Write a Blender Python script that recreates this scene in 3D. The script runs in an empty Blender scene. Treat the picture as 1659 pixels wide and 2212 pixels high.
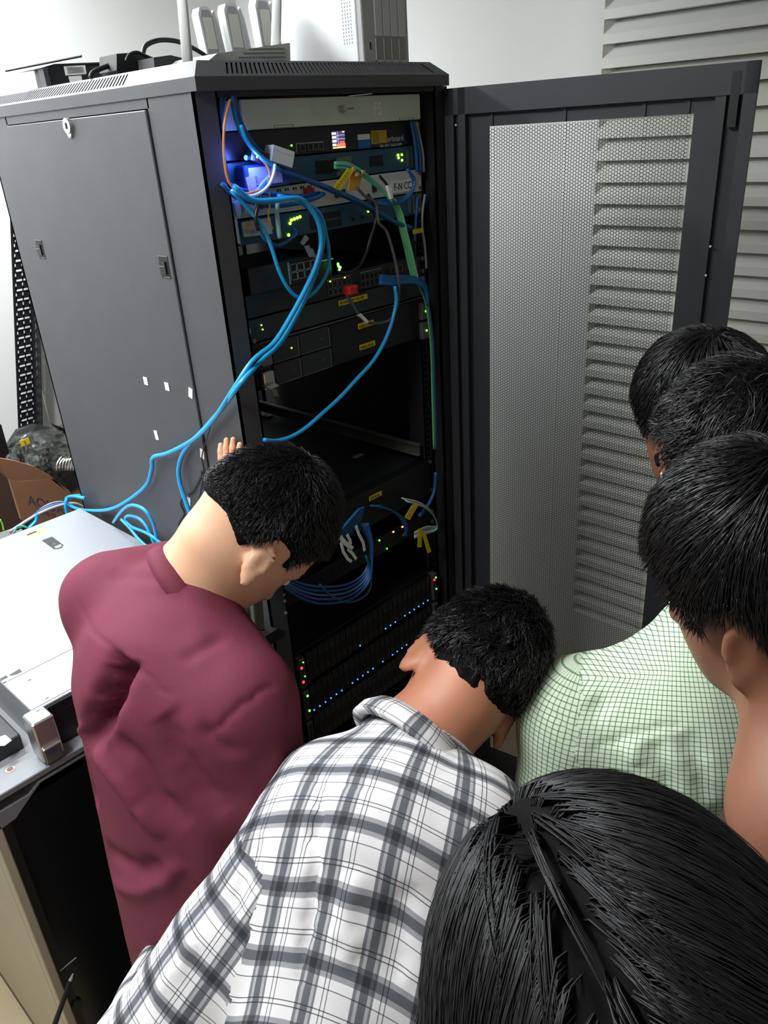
import bpy, math, random
import numpy as np
from mathutils import Vector, Matrix
rng = np.random.RandomState(7); random.seed(7)
scn = bpy.context.scene
COL = scn.collection

# ---------------------------------------------------------------- camera
CR = np.array([[0.68207129, -0.7287595, -0.06073172],
               [-0.35999555, -0.26232048, -0.89531624],
               [0.63653904, 0.63253265, -0.44127145]])      # rows: right, down, forward
CT = np.array([-0.77252934, -1.10947714, 1.93727635])
CF = 1692.75; CX, CY = 829.5, 1106.0
cam = bpy.data.cameras.new('camera'); camo = bpy.data.objects.new('camera', cam); COL.objects.link(camo)
cam.sensor_fit = 'HORIZONTAL'; cam.sensor_width = 36; cam.lens = 36 * CF / 1659
cam.clip_start = 0.02
M = Matrix.Identity(4)
for i in range(3):
    M[i][0] = CR[0][i]; M[i][1] = -CR[1][i]; M[i][2] = -CR[2][i]; M[i][3] = CT[i]
camo.matrix_world = M
scn.camera = camo
# ---------------------------------------------------------------- light, exposure
w = bpy.data.worlds.new('world'); scn.world = w; w.use_nodes = True
w.node_tree.nodes['Background'].inputs[0].default_value = (0.75, 0.82, 0.9, 1)
w.node_tree.nodes['Background'].inputs[1].default_value = 0.02

def area(name, loc, tgt, sx, sy, power, color):
    l = bpy.data.lights.new(name, 'AREA'); l.shape = 'RECTANGLE'; l.size = sx; l.size_y = sy
    l.energy = power; l.color = color
    o = bpy.data.objects.new(name, l); COL.objects.link(o); o.location = loc
    o.rotation_euler = (Vector(tgt) - Vector(loc)).to_track_quat('-Z', 'Y').to_euler()
    return o
area('tube_lamp_left', (-1.0, -0.12, 2.66), (-0.99, -0.11, 0), 0.12, 0.9, 24, (0.95, 0.98, 1.0))
area('tube_lamp_back', (-0.35, 1.05, 2.66), (-0.35, 1.06, 0), 1.2, 0.12, 42, (0.93, 0.97, 1.0))
area('tube_lamp_rear', (-0.9, -2.2, 2.66), (-0.9, -2.1, 0), 1.2, 0.12, 2.2, (0.95, 0.98, 1.0))
scn.view_settings.view_transform = 'Standard'; scn.view_settings.look = 'None'
scn.view_settings.gamma = 1.0; scn.view_settings.use_curve_mapping = False
scn.view_settings.exposure = 0.55

# ---------------------------------------------------------------- projection helpers (pixel -> a point on a real plane)
def ray(px, py): return CR.T @ np.array([(px - CX) / CF, (py - CY) / CF, 1.0])
def on(px, py, ax, val):
    d = ray(px, py); return CT + d * (val - CT[ax]) / d[ax]
def PX(px, py, v): return on(px, py, 0, v)
def PY(px, py, v): return on(px, py, 1, v)
def PZ(px, py, v): return on(px, py, 2, v)
def DP(px, py, D): return CT + ray(px, py) * D
def CV(x, y, z):
    v = CR.T @ np.array([x, y, z], float); return v / np.linalg.norm(v)
def proj(P):
    c = (np.asarray(P) - CT) @ CR.T
    return np.stack([CX + CF * c[..., 0] / c[..., 2], CY + CF * c[..., 1] / c[..., 2], c[..., 2]], -1)
def nrm(v):
    v = np.asarray(v, float); return v / (np.linalg.norm(v) + 1e-12)

# ---------------------------------------------------------------- materials
MATS = {}
def srgb(r, g, b):
    f = lambda c: (c / 255 / 12.92) if c / 255 <= 0.04045 else ((c / 255 + 0.055) / 1.055) ** 2.4
    return (f(r), f(g), f(b), 1)
def mat(name, col, rough=0.5, metal=0.0, emit=0.0, noise=0.0, nscale=60, bump=0.0, bscale=200, alpha=1.0, spec=0.5, trans=0.0):
    if name in MATS: return MATS[name]
    m = bpy.data.materials.new(name); m.use_nodes = True; nt = m.node_tree
    b = nt.nodes['Principled BSDF']
    b.inputs['Base Color'].default_value = col; b.inputs['Roughness'].default_value = rough
    b.inputs['Metallic'].default_value = metal; b.inputs['Specular IOR Level'].default_value = spec
    b.inputs['Alpha'].default_value = alpha; b.inputs['Transmission Weight'].default_value = trans
    if emit:
        b.inputs['Emission Color'].default_value = col; b.inputs['Emission Strength'].default_value = emit
    if noise or bump:
        tc = nt.nodes.new('ShaderNodeTexCoord')
    if noise:
        n = nt.nodes.new('ShaderNodeTexNoise'); n.inputs['Scale'].default_value = nscale; n.inputs['Detail'].default_value = 4
        nt.links.new(tc.outputs['Object'], n.inputs['Vector'])
        mr = nt.nodes.new('ShaderNodeMapRange'); mr.inputs[1].default_value = 0.3; mr.inputs[2].default_value = 0.7
        mr.inputs[3].default_value = 1 - noise; mr.inputs[4].default_value = 1 + noise
        nt.links.new(n.outputs[0], mr.inputs[0])
        mx = nt.nodes.new('ShaderNodeVectorMath'); mx.operation = 'SCALE'; mx.inputs[0].default_value = col[:3]
        nt.links.new(mr.outputs[0], mx.inputs['Scale']); nt.links.new(mx.outputs[0], b.inputs['Base Color'])
    if bump:
        n2 = nt.nodes.new('ShaderNodeTexNoise'); n2.inputs['Scale'].default_value = bscale; n2.inputs['Detail'].default_value = 3
        nt.links.new(tc.outputs['Object'], n2.inputs['Vector'])
        bp = nt.nodes.new('ShaderNodeBump'); bp.inputs['Strength'].default_value = bump; bp.inputs['Distance'].default_value = 0.002
        nt.links.new(n2.outputs[0], bp.inputs['Height']); nt.links.new(bp.outputs[0], b.inputs['Normal'])
    MATS[name] = m; return m

rack_grey = mat('rack_powder_coat', srgb(70, 70, 74), 0.5, noise=0.06, nscale=14, bump=0.12, bscale=900)
rack_dark = mat('rack_black_steel', srgb(38, 38, 42), 0.45, noise=0.08, nscale=20)
door_grey = mat('door_powder_coat', srgb(46, 48, 53), 0.5, noise=0.05, nscale=20)
blackm = mat('black_plastic', srgb(22, 22, 25), 0.4)
deepblack = mat('black_metal', srgb(14, 14, 16), 0.5)
darkgear = mat('dark_gear', srgb(34, 38, 40), 0.4)
steel = mat('bright_steel', srgb(190, 190, 186), 0.32, metal=0.85)
steeldull = mat('dull_steel', srgb(120, 120, 112), 0.45, metal=0.6)
silvertop = mat('galvanised_sheet', srgb(160, 164, 170), 0.40, metal=0.4, noise=0.02, nscale=120)
wallwhite = mat('white_wall_paint', srgb(214, 215, 212), 0.8, noise=0.015, nscale=5)
louvre_white = mat('louvre_paint', srgb(216, 217, 208), 0.6)
teal = mat('teal_appliance', srgb(32, 82, 104), 0.4)
offwhite = mat('offwhite_plastic', srgb(206, 208, 205), 0.4)
beige = mat('beige_panel', srgb(190, 180, 158), 0.55, noise=0.03, nscale=6)
putty = mat('putty_paint', srgb(206, 214, 196), 0.55, noise=0.04, nscale=30)
bluecable = mat('blue_cable', srgb(30, 160, 222), 0.35)
bluecable2 = mat('deep_blue_cable', srgb(24, 92, 150), 0.4)
aqua = mat('aqua_fibre', srgb(96, 200, 170), 0.4)
greenc = mat('green_cable', srgb(110, 196, 140), 0.45)
orangec = mat('orange_fibre', srgb(206, 130, 70), 0.4)
yellowm = mat('yellow_label', srgb(226, 196, 30), 0.5)
paper = mat('paper_white', srgb(236, 236, 232), 0.6)
ink = mat('ink', srgb(25, 25, 28), 0.6)
greycable = mat('grey_cable', srgb(150, 150, 155), 0.5)
blackcable = mat('black_cable', srgb(24, 24, 28), 0.32)
whitecable = mat('white_cable', srgb(225, 222, 212), 0.5)
redp = mat('red_plastic', srgb(200, 34, 44), 0.5)
skinA = mat('skin_light', srgb(222, 172, 138), 0.5, noise=0.04, nscale=30, bump=0.1, bscale=600)
skinB = mat('skin_tan', srgb(190, 126, 96), 0.5, noise=0.05, nscale=30, bump=0.1, bscale=600)
skinC = mat('skin_brown', srgb(142, 94, 72), 0.5, noise=0.05, nscale=30, bump=0.1, bscale=600)
hairm = mat('black_hair', srgb(22, 20, 22), 0.32, spec=0.6)
hairbase = mat('black_hair_base', srgb(13, 12, 13), 0.75, spec=0.1)
greyhair = mat('grey_hair', srgb(120, 118, 116), 0.35)
jeans = mat('dark_denim', srgb(36, 42, 58), 0.8, noise=0.1, nscale=200)
shoem = mat('shoe_leather', srgb(28, 26, 26), 0.4)
def led(name, c, s=5): return mat(name, c, 0.4, emit=s)
led_g = led('led_green', (0.10, 1.0, 0.06, 1), 4); led_b = led('led_blue', (0.03, 0.12, 1.0, 1), 5)
led_r = led('led_red', (1.0, 0.01, 0.02, 1), 7); led_y = led('led_yellowgreen', (0.5, 1.0, 0.04, 1), 4)

# ---------------------------------------------------------------- mesh helpers
def tag(o, label, cat, group=None):
    o['label'] = label; o['category'] = cat
    if group: o['group'] = group
    return o
def root_loc(p):
    v = np.zeros(3)
    while p is not None:
        v = v + np.array(p.location); p = p.parent
    return v
def thing(name, label, cat, loc=(0, 0, 0), group=None):
    o = bpy.data.objects.new(name, None); COL.objects.link(o); o.location = tuple(loc); o.empty_display_size = 0.05
    return tag(o, label, cat, group)
def meshobj(name, verts, faces, m, parent=None, smooth=False, mats=None, midx=None, uv=None, loc=None):
    me = bpy.data.meshes.new(name)
    verts = np.asarray(verts, float).reshape(-1, 3)
    off = np.array(loc, float) if loc is not None else np.zeros(3)
    pl = root_loc(parent)
    V = verts - off if loc is not None else verts - pl
    if isinstance(faces, np.ndarray):
        n = faces.shape[1]; nf = len(faces)
        me.vertices.add(len(V)); me.vertices.foreach_set('co', V.astype(np.float32).ravel())
        me.loops.add(nf * n); me.loops.foreach_set('vertex_index', faces.astype(np.int32).ravel())
        me.polygons.add(nf); me.polygons.foreach_set('loop_start', np.arange(0, nf * n, n, dtype=np.int32))
        me.update(calc_edges=True); me.validate()
    else:
        me.from_pydata([tuple(v) for v in V], [], [tuple(f) for f in faces]); me.update()
    if mats:
        for q in mats: me.materials.append(q)
        if midx is not None: me.polygons.foreach_set('material_index', np.asarray(midx, dtype=np.int32))
    else:
        me.materials.append(m)
    if smooth: me.polygons.foreach_set('use_smooth', [True] * len(me.polygons))
    if uv is not None:
        l = me.uv_layers.new(name='UVMap'); l.data.foreach_set('uv', np.asarray(uv, dtype=np.float32).ravel())
    o = bpy.data.objects.new(name, me); COL.objects.link(o)
    if parent is not None: o.parent = parent
    if loc is not None: o.location = tuple(off - pl)
    return o
class MB:
    def __init__(s): s.v = []; s.f = []; s.m = []; s.mats = []; s.cur = 0; s.sm = False
    def mat(s, m):
        if m not in s.mats: s.mats.append(m)
        s.cur = s.mats.index(m); return s
    def add(s, V, F):
        b = len(s.v); s.v += [tuple(map(float, v)) for v in V]; s.f += [tuple(i + b for i in f) for f in F]; s.m += [s.cur] * len(F)
        return s
    def box(s, a, b):
        x0, y0, z0 = np.minimum(a, b); x1, y1, z1 = np.maximum(a, b)
        V = [(x0, y0, z0), (x1, y0, z0), (x1, y1, z0), (x0, y1, z0), (x0, y0, z1), (x1, y0, z1), (x1, y1, z1), (x0, y1, z1)]
        return s.add(V, [(0, 3, 2, 1), (4, 5, 6, 7), (0, 1, 5, 4), (1, 2, 6, 5), (2, 3, 7, 6), (3, 0, 4, 7)])
    def bbox(s, a, b, r):      # box with bevelled vertical+horizontal edges (chamfer)
        a = np.minimum(a, b).astype(float); b = np.maximum(a, b).astype(float) if False else np.maximum(np.array(a, float), np.array(b, float))
        V = []; 
        for z, i in ((a[2], r), (a[2] + r, 0), (b[2] - r, 0), (b[2], r)):
            x0, x1, y0, y1 = a[0] + i, b[0] - i, a[1] + i, b[1] - i
            c = r
            V += [(x0 + c, y0, z), (x1 - c, y0, z), (x1, y0 + c, z), (x1, y1 - c, z), (x1 - c, y1, z), (x0 + c, y1, z), (x0, y1 - c, z), (x0, y0 + c, z)]
        F = [tuple(range(7, -1, -1)), tuple(range(24, 32))]
        for k in range(3):
            for i in range(8): F.append((k * 8 + i, k * 8 + (i + 1) % 8, k * 8 + 8 + (i + 1) % 8, k * 8 + 8 + i))
        return s.add(V, F)
    def obox(s, c, ax, h):     # oriented box: centre, 3 axes, half sizes
        c = np.array(c, float); V = []
        for z in (-1, 1):
            for (x, y) in ((-1, -1), (1, -1), (1, 1), (-1, 1)):
                V.append(c + x * h[0] * np.array(ax[0]) + y * h[1] * np.array(ax[1]) + z * h[2] * np.array(ax[2]))
        return s.add(V, [(0, 3, 2, 1), (4, 5, 6, 7), (0, 1, 5, 4), (1, 2, 6, 5), (2, 3, 7, 6), (3, 0, 4, 7)])
    def cyl(s, a, b, r, n=12, r2=None):
        a = np.array(a, float); b = np.array(b, float); r2 = r if r2 is None else r2
        d = nrm(b - a); u = nrm(np.cross(d, (0, 0, 1) if abs(d[2]) < .9 else (1, 0, 0))); v = np.cross(d, u)
        V = []
        for p, q in ((a, r), (b, r2)):
            for i in range(n):
                t = 2 * math.pi * i / n; V.append(p + q * (math.cos(t) * u + math.sin(t) * v))
        F = [(i, (i + 1) % n, n + (i + 1) % n, n + i) for i in range(n)] + [tuple(range(n - 1, -1, -1)), tuple(range(n, 2 * n))]
        return s.add(V, F)
    def prism(s, poly, e):     # polygon (3d points) extruded by vector e
        n = len(poly); P = [np.array(p, float) for p in poly]; e = np.array(e, float)
        V = P + [p + e for p in P]
        return s.add(V, [tuple(range(n - 1, -1, -1)), tuple(range(n, 2 * n))] + [(i, (i + 1) % n, n + (i + 1) % n, n + i) for i in range(n)])
    def tube(s, pts, r, n=7, sub=5, radii=None):
        V, F = tube_np(pts, r, n, sub); return s.add(V, F)
    def build(s, name, m=None, parent=None, smooth=False, loc=None):
        if not s.mats: s.mats = [m]
        return meshobj(name, s.v, s.f, None, parent, smooth, mats=s.mats, midx=s.m, loc=loc)
def catmull(P, sub):
    P = np.asarray(P, float)
    if len(P) < 3: return P
    Q = np.vstack([2 * P[0] - P[1], P, 2 * P[-1] - P[-2]]); out = []
    for i in range(1, len(Q) - 2):
        for k in range(sub):
            t = k / sub
            out.append(0.5 * ((2 * Q[i]) + (-Q[i - 1] + Q[i + 1]) * t + (2 * Q[i - 1] - 5 * Q[i] + 4 * Q[i + 1] - Q[i + 2]) * t * t + (-Q[i - 1] + 3 * Q[i] - 3 * Q[i + 1] + Q[i + 2]) * t ** 3))
    out.append(Q[-2]); return np.array(out)
def tube_np(pts, r, n=7, sub=5):
    P = catmull(pts, sub); T = np.gradient(P, axis=0); T /= np.linalg.norm(T, axis=1)[:, None] + 1e-12
    u = nrm(np.cross(T[0], (0.3, 0.2, 1))); V = []
    for i in range(len(P)):
        u = nrm(u - T[i] * (u @ T[i])); v = np.cross(T[i], u)
        for k in range(n):
            a = 2 * math.pi * k / n; V.append(P[i] + r * (math.cos(a) * u + math.sin(a) * v))
    F = []
    for i in range(len(P) - 1):
        for k in range(n): F.append((i * n + k, i * n + (k + 1) % n, (i + 1) * n + (k + 1) % n, (i + 1) * n + k))
    F += [tuple(range(n - 1, -1, -1)), tuple(range((len(P) - 1) * n, len(P) * n))]
    return V, F
def cable(pts, r, m, label, group=None, name='network_cable', parent=None, cat='cable'):
    o = MB().mat(m).tube(pts, r).build(name, None, parent, smooth=True)
    if parent is None: tag(o, label, cat, group)
    return o
def text(name, s, size, loc, right, up, m, parent, ext=0.0003, sx=1.0):
    c = bpy.data.curves.new(name, 'FONT'); c.body = s; c.size = size; c.extrude = ext; c.align_x = 'LEFT'
    t = bpy.data.objects.new('t', c); COL.objects.link(t)
    me = bpy.data.meshes.new_from_object(t); COL.objects.unlink(t); bpy.data.objects.remove(t)
    V = np.array([v.co for v in me.vertices]); F = [tuple(p.vertices) for p in me.polygons]
    R = nrm(right); U = nrm(up); N = np.cross(R, U)
    W = np.array(loc) + V[:, :1] * sx * R + V[:, 1:2] * U + V[:, 2:3] * N
    bpy.data.meshes.remove(me)
    return meshobj(name, W, F, m, parent)
EX, EY, EZ = np.eye(3)

# ================================================================ ROOM
XW, YB, YF, XL, ZC = 1.30, 1.52, -4.4, -3.6, 2.75
def struct(o): o['kind'] = 'structure'; return o
fl = struct(MB().mat(mat('screed', srgb(120, 112, 98), 0.8)).box((XL, YF, -0.1), (XW, YB, -0.006)).build('floor'))
tilem = mat('floor_tile_beige', srgb(186, 170, 136), 0.3, noise=0.04, nscale=8)
tile = None; TS = 0.4
for i in range(13):
    for j in range(15):
        x = XL + 0.0 + i * TS; y = YF + j * TS
        if x > XW - .05 or y > YB - .05: continue
        x1 = min(x + TS, XW) - .0015; y1 = min(y + TS, YB) - .0015
        if tile is None or x1 - x < TS - .01 or y1 - y < TS - .01:
            o = MB().bbox((x + .0015, y + .0015, -0.008), (x1, y1, 0), .001).build('tile', tilem, fl, loc=(x, y, 0))
            if tile is None: tile = o
        else:
            o = tile.copy(); COL.objects.link(o); o.location = (x, y, 0)
struct(MB().box((XL, YF, ZC), (XW, YB, ZC + .1)).build('ceiling', wallwhite))
struct(MB().box((XL - .1, YF - .1, -.1), (XL, YB + .1, ZC + .1)).build('wall_left', wallwhite))
struct(MB().box((XL, YF - .1, -.1), (XW, YF, ZC + .1)).build('wall_front', wallwhite))
struct(MB().box((XL, YB, -.1), (XW + .1, YB + .1, ZC + .1)).build('wall_back', wallwhite))
# right wall with a louvred opening from y = LY0 towards the camera
LY0, LY1, LZ0, LZ1, LP = 0.055, -1.25, 0.36, 2.52, 0.054
wr = MB().mat(wallwhite)
wr.box((XW, LY0, -.1), (XW + .12, YB, ZC + .1)); wr.box((XW, YF, -.1), (XW + .12, LY1, ZC + .1))
wr.box((XW, LY1, -.1), (XW + .12, LY0, LZ0)); wr.box((XW, LY1, LZ1), (XW + .12, LY0, ZC + .1))
wr.box((XW + .07, LY1, LZ0), (XW + .12, LY0, LZ1))
wr = struct(wr.build('wall_right'))
slat = None
n = int((LZ1 - LZ0) / LP)
for k in range(n):
    z = LZ0 + k * LP
    if slat is None:
        c = [(XW, LY0, z), (XW, LY0, z + .020), (XW + .034, LY0 - .0, z + LP), (XW + .034, LY0, z)]
        L = LY1 - LY0
        V = []
        for (y, ins) in ((LY0, 0), (LY1, 0)):
            V += [(XW - .001, y, z), (XW - .001, y, z + .021), (XW + .033, y, z + LP - .001), (XW + .033, y, z)]
        slat = meshobj('slat', V, [(0, 1, 2, 3), (7, 6, 5, 4), (0, 4, 5, 1), (1, 5, 6, 2), (2, 6, 7, 3), (3, 7, 4, 0)], louvre_white, wr, loc=(XW, LY0, z))
        # sloping end cheek of the recess
        ck = meshobj('end_cheek', [(XW, LY0, z + .02), (XW + .034, LY0 - .022, z + LP), (XW, LY0, z + LP), (XW + .034, LY0, z + LP), (XW + .034, LY0, z + .02)],
                     [(0, 1, 2), (0, 4, 1), (4, 3, 1), (2, 1, 3), (0, 2, 3, 4)], louvre_white, wr, loc=(XW, LY0, z))
    else:
        for b in (slat, ck):
            o = b.copy(); COL.objects.link(o); o.location = (XW, LY0, z)
# ================================================================ SERVER RACK
RW, RD, RH = 0.6, 0.76, 2.0
rack = thing('server_rack', 'tall charcoal server rack with its perforated front door swung open', 'rack', (0.3, 0.38, 0))
b = MB().mat(rack_grey)
# front left post: face on the left side + front return
b.box((0, 0, .04), (.004, .128, RH)); b.box((0, 0, .04), (.045, .004, RH)); b.box((.041, 0, .04), (.045, .03, RH))
b.box((0, .655, .04), (.004, RD, RH)); b.box((0, RD - .004, .04), (.05, RD, RH))
b.box((0, .124, 1.985), (.004, .66, RH)); b.box((0, .124, .04), (.004, .66, .10))
b.build('left_frame', None, rack)
b = MB().mat(rack_dark)
b.box((.560, 0, .04), (.6, .004, RH)); b.box((.596, 0, .04), (.6, .06, RH)); b.box((.560, 0, .04), (.564, .03, RH))
b.box((.594, .06, .04), (.6, RD, RH))
b.build('right_frame', None, rack)
b = MB().mat(rack_dark); b.box((.045, 0, 1.992), (.56, .03, RH)); b.build('cross_beam', None, rack); MB().mat(rack_dark).box((.045, 0, .04), (.56, .03, .09)).build('cross_beam', None, rack)
MB().mat(rack_dark).box((.0, 0.0, .0), (.6, RD, .04)).build('plinth', None, rack)
# left side panel
sp = MB().mat(rack_grey).bbox((-.004, .131, .102), (.002, .652, 1.983), .0015).build('side_panel', None, rack)
bb = MB().mat(steel); c = np.array([-.004, .391, 1.972]);
bb.cyl(c, c + (-.006, 0, 0), .013, 20); bb.mat(blackm).box(c + (-.0075, -.0015, -.005), c + (-.006, .0015, .005))
bb.mat(steel).cyl(c + (0, 0, -.012), c + (-.004, 0, -.012), .008, 12)
bb.build('lock', None, sp)
for (y, z) in ((.634, 1.745), (.155, 1.738)):
    q = MB().mat(deepblack); q.box((-.0048, y - .014, z - .019), (-.0038, y + .014, z + .019))
    q.mat(steeldull).box((-.0058, y - .015, z + .018), (-.0042, y + .015, z + .0195)); q.box((-.0058, y - .015, z - .0175), (-.0042, y + .005, z - .016))
    q.mat(blackm).box((-.0075, y - .006, z - .012), (-.0048, y + .012, z + .010)); q.mat(steeldull).box((-.008, y - .004, z + .001), (-.0074, y + .014, z + .0025))
    q.build('latch', None, sp)
for (px, py, a) in ((315, 823, 0), (361, 835, 0), (412, 849, .3), (338, 940, -.1), (437, 980, .2), (408, 1082, .3)):
    p = PX(px, py, -.0045); dy, dz = (.007, .008) if a == 0 else (.006, .010)
    ax = [np.array([1, 0, 0]), np.array([0, math.cos(a), math.sin(a)]), np.array([0, -math.sin(a), math.cos(a)])]
    MB().mat(paper).obox(p + (-.0004, 0, 0), ax, (.0004, dy, dz)).build('tape_scrap', None, sp)
# roof with bevel and slits
zr = RH; t1, t2, ins = .019, .042, .026
x0, x1, y0, y1 = -.003, .588, -.016, RD + .01
b = MB().mat(rack_grey)
A = [(x0, y0), (x1, y0), (x1, y1), (x0, y1)]; B = [(x0 + ins, y0 + ins), (x1 - ins, y0 + ins), (x1 - ins, y1 - ins), (x0 + ins, y1 - ins)]
V = [(x, y, zr) for x, y in A] + [(x, y, zr + t1) for x, y in A] + [(x, y, zr + t2) for x, y in B]
F = [(3, 2, 1, 0), (8, 9, 10, 11)] + [(i, (i + 1) % 4, 4 + (i + 1) % 4, 4 + i) for i in range(4)] + [(4 + i, 4 + (i + 1) % 4, 8 + (i + 1) % 4, 8 + i) for i in (1, 2)]
b.add(V, F)
def bevelstrip(side, u0, u1, v0=0., v1=1., lift=0.0):
    # quad on the bevel face; u along side 0..1, v from lower to upper edge
    i = side; P = lambda u, v: (np.array(V[4 + i]) * (1 - u) + np.array(V[4 + (i + 1) % 4]) * u) * (1 - v) + (np.array(V[8 + i]) * (1 - u) + np.array(V[8 + (i + 1) % 4]) * u) * v
    return [P(u0, v0), P(u1, v0), P(u1, v1), P(u0, v1)]
nf = {0: (np.array([0, -t2 + t1, ins]) * 0 + nrm((0, -(t2 - t1), ins))), 3: nrm((-(t2 - t1), 0, ins))}
for side, (ua, ub, ns) in {0: (.09, .94, 52), 3: (.06, .74, 50)}.items():
    N = nf[side]
    for (u0, u1, v0, v1) in ((0, 1, 0, .16), (0, 1, .86, 1), (0, ua, .16, .86), (ub, 1, .16, .86)):
        b.add(bevelstrip(side, u0, u1, v0, v1), [(0, 1, 2, 3)])
rf = b.build('roof', None, rack)
for side, (ua, ub, ns) in {0: (.09, .94, 52), 3: (.06, .74, 50)}.items():
    N = nf[side]; g = MB(); st = (ub - ua) / ns
    g.mat(deepblack); q = [p - N * .004 for p in bevelstrip(side, ua, ub, .16, .86)]; g.add(q, [(0, 1, 2, 3)])
    g.mat(rack_grey)
    sk = .35 * st
    for k in range(ns):
        u0 = ua + k * st; qa = bevelstrip(side, u0, u0 + st * .52, .16, .86)
        g.prism([qa[0], qa[1], qa[2], qa[3]], -N * .003)
    o = g.build('vent_grille', None, rf); o['kind'] = 'stuff'
# mounting rails with square holes
GY = 0.034          # front face plane of the gear
for sx, xa, xb in ((-1, .045, .0665), (1, .5335, .560)):
    g = MB().mat(rack_dark); hx0, hx1 = (.052, .0615) if sx < 0 else (.5385, .548)
    g.box((xa, GY, .06), (hx0, GY + .003, 1.99)); g.box((hx1, GY, .06), (xb, GY + .003, 1.99))
    z = .06
    while z < 1.98:
        g.box((hx0, GY, z), (hx1, GY + .003, z + .0053)); z += .01483
    g.box((xa, GY, .06), (xa + .003, GY + .05, 1.99)); g.box((xb - .003, GY, .06), (xb, GY + .05, 1.99))
    g.build('mounting_rail', None, rack)
for xa in (.045, .545):
    MB().mat(rack_dark).box((xa, .66, .06), (xa + .012, .70, 1.99)).build('rear_post', None, rack)
# rear door, left partly uncovered on its right side where the bright wall shows through
g = MB().mat(rack_dark); g.box((0, RD - .006, .04), (.485, RD, RH)); g.box((.485, RD - .006, .04), (.6, RD, 1.02)); g.box((.485, RD - .006, 1.80), (.6, RD, RH)); g.box((.560, RD - .006, 1.0), (.6, RD, 1.82))
g.build('rear_door', None, rack)
MB().mat(rack_dark).box((.6, .10, .05), (.602, .70, 1.98)).build('right_side_panel', None, rack)
MB().mat(deepblack).box((.004, .45, .05), (.006, .74, 1.98)).build('inner_baffle', None, rack)
# ---- open front door
ang = math.radians(100); DV = np.array([-math.cos(ang), -math.sin(ang), 0]); DN = np.array([DV[1], -DV[0], 0]); HP = np.array([.6, 0, 0])
def dd(s, z, n=0.0): return HP + DV * s + np.array([0, 0, z]) + DN * n       # n>0 : towards the outer side?
if (CT - HP) @ DN < 0: DNI = -DN
else: DNI = DN                                                             # inner side faces the camera
def dbox(g, s0, s1, z0, z1, n0, n1):
    c = HP + DV * (s0 + s1) / 2 + DNI * (n0 + n1) / 2 + np.array([0, 0, (z0 + z1) / 2])
    g.obox(c, [DV, DNI, EZ], ((s1 - s0) / 2, abs(n1 - n0) / 2, (z1 - z0) / 2))
front = None
DZ0, DZ1 = .07, 1.995
g = MB().mat(door_grey)
dbox(g, .0, .020, DZ0, DZ1, -.002, .012); dbox(g, .030, .046, DZ0, DZ1, -.002, .012)
dbox(g, .0, .576, 1.948, DZ1, -.002, .012); dbox(g, .0, .576, DZ0, DZ0 + .045, -.002, .012)
dbox(g, .513, .530, DZ0, DZ1 - .04, -.002, .010); dbox(g, .556, .576, DZ0, DZ1, -.002, .012)
dbox(g, .020, .030, DZ0, DZ1 - .03, -.006, -.004); dbox(g, .530, .556, DZ0, DZ1 - .03, -.004, -.002)
dfr = g.build('front_door', None, rack)
g = MB().mat(deepblack); dbox(g, .022, .029, DZ0 + .1, 1.965, -.004, .004); dbox(g, .046, .052, DZ0, 1.945, -.004, -.001); dbox(g, .536, .550, 1.90, 1.982, -.002, .0125)
g.build('gasket', None, dfr)
for (s, z) in ((.0255, 1.93), (.533, 1.71), (.531, 1.66), (.52, 1.50)):
    c = HP + DV * s + np.array([0, 0, z]) + DNI * .010; MB().mat(offwhite).cyl(c, c + DNI * .003, .002, 8).build('rivet', None, dfr)
# perforated sheet: hexagonal holes, folded at vertical creases
p = .00612; cs = p * .866; S0, S1, Z0, Z1 = .092, .478, .33, 1.922
nc = int((S1 - S0) / cs); nr = int((Z1 - Z0) / p)
def fold(s):      # depth of sheet at s: shallow V ribs
    d = 0
    for c in (.098, .247, .393, .468): d += .0035 * np.exp(-((s - c) / .004) ** 2)
    return d
ii, jj = np.meshgrid(np.arange(nc), np.arange(nr), indexing='ij'); ii = ii.ravel(); jj = jj.ravel()
cs_ = S0 + (ii + .5) * cs; cz_ = Z0 + (jj + .5 + .5 * (ii % 2)) * p
hexo = np.array([[math.cos(a), math.sin(a)] for a in np.radians([0, 60, 120, 180, 240, 300])]) * (p / math.sqrt(3))
hexi = np.array([[math.cos(a), math.sin(a)] for a in np.radians([0, 60, 120, 180, 240, 300])]) * (p * .47)
S = np.concatenate([cs_[:, None] + hexo[None, :, 0], cs_[:, None] + hexi[None, :, 0]], 1); Zz = np.concatenate([cz_[:, None] + hexo[None, :, 1], cz_[:, None] + hexi[None, :, 1]], 1)
Vp = HP + S.ravel()[:, None] * DV + Zz.ravel()[:, None] * EZ + (fold(S.ravel()) - .003)[:, None] * DNI
k = np.arange(6); fq = np.stack([k, (k + 1) % 6, 6 + (k + 1) % 6, 6 + k], 1)
Fp = (np.arange(len(ii))[:, None, None] * 12 + fq[None]).reshape(-1, 4)
o = meshobj('perforated_sheet', Vp, Fp, door_grey, dfr)
g = MB().mat(door_grey)
dbox(g, .046, S0, DZ0, DZ1 - .02, -.0035, -.002); dbox(g, S1, .516, DZ0, DZ1 - .02, -.0035, -.002); dbox(g, S0, S1, Z1 + p * .3, DZ1 - .02, -.0035, -.002); dbox(g, S0, S1, DZ0, Z0 - .0, -.0035, -.002)
for c in (.098, .247, .393, .468): dbox(g, c - .003, c + .003, Z1 + .003, DZ1 - .045, -.001, .0015)
g.build('door_skin', None, dfr)
# hinges
for z in (.3, 1.0, 1.85): MB().mat(deepblack).cyl((.604, -.004, z), (.604, -.004, z + .06), .005, 10).build('hinge', None, rack)

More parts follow.
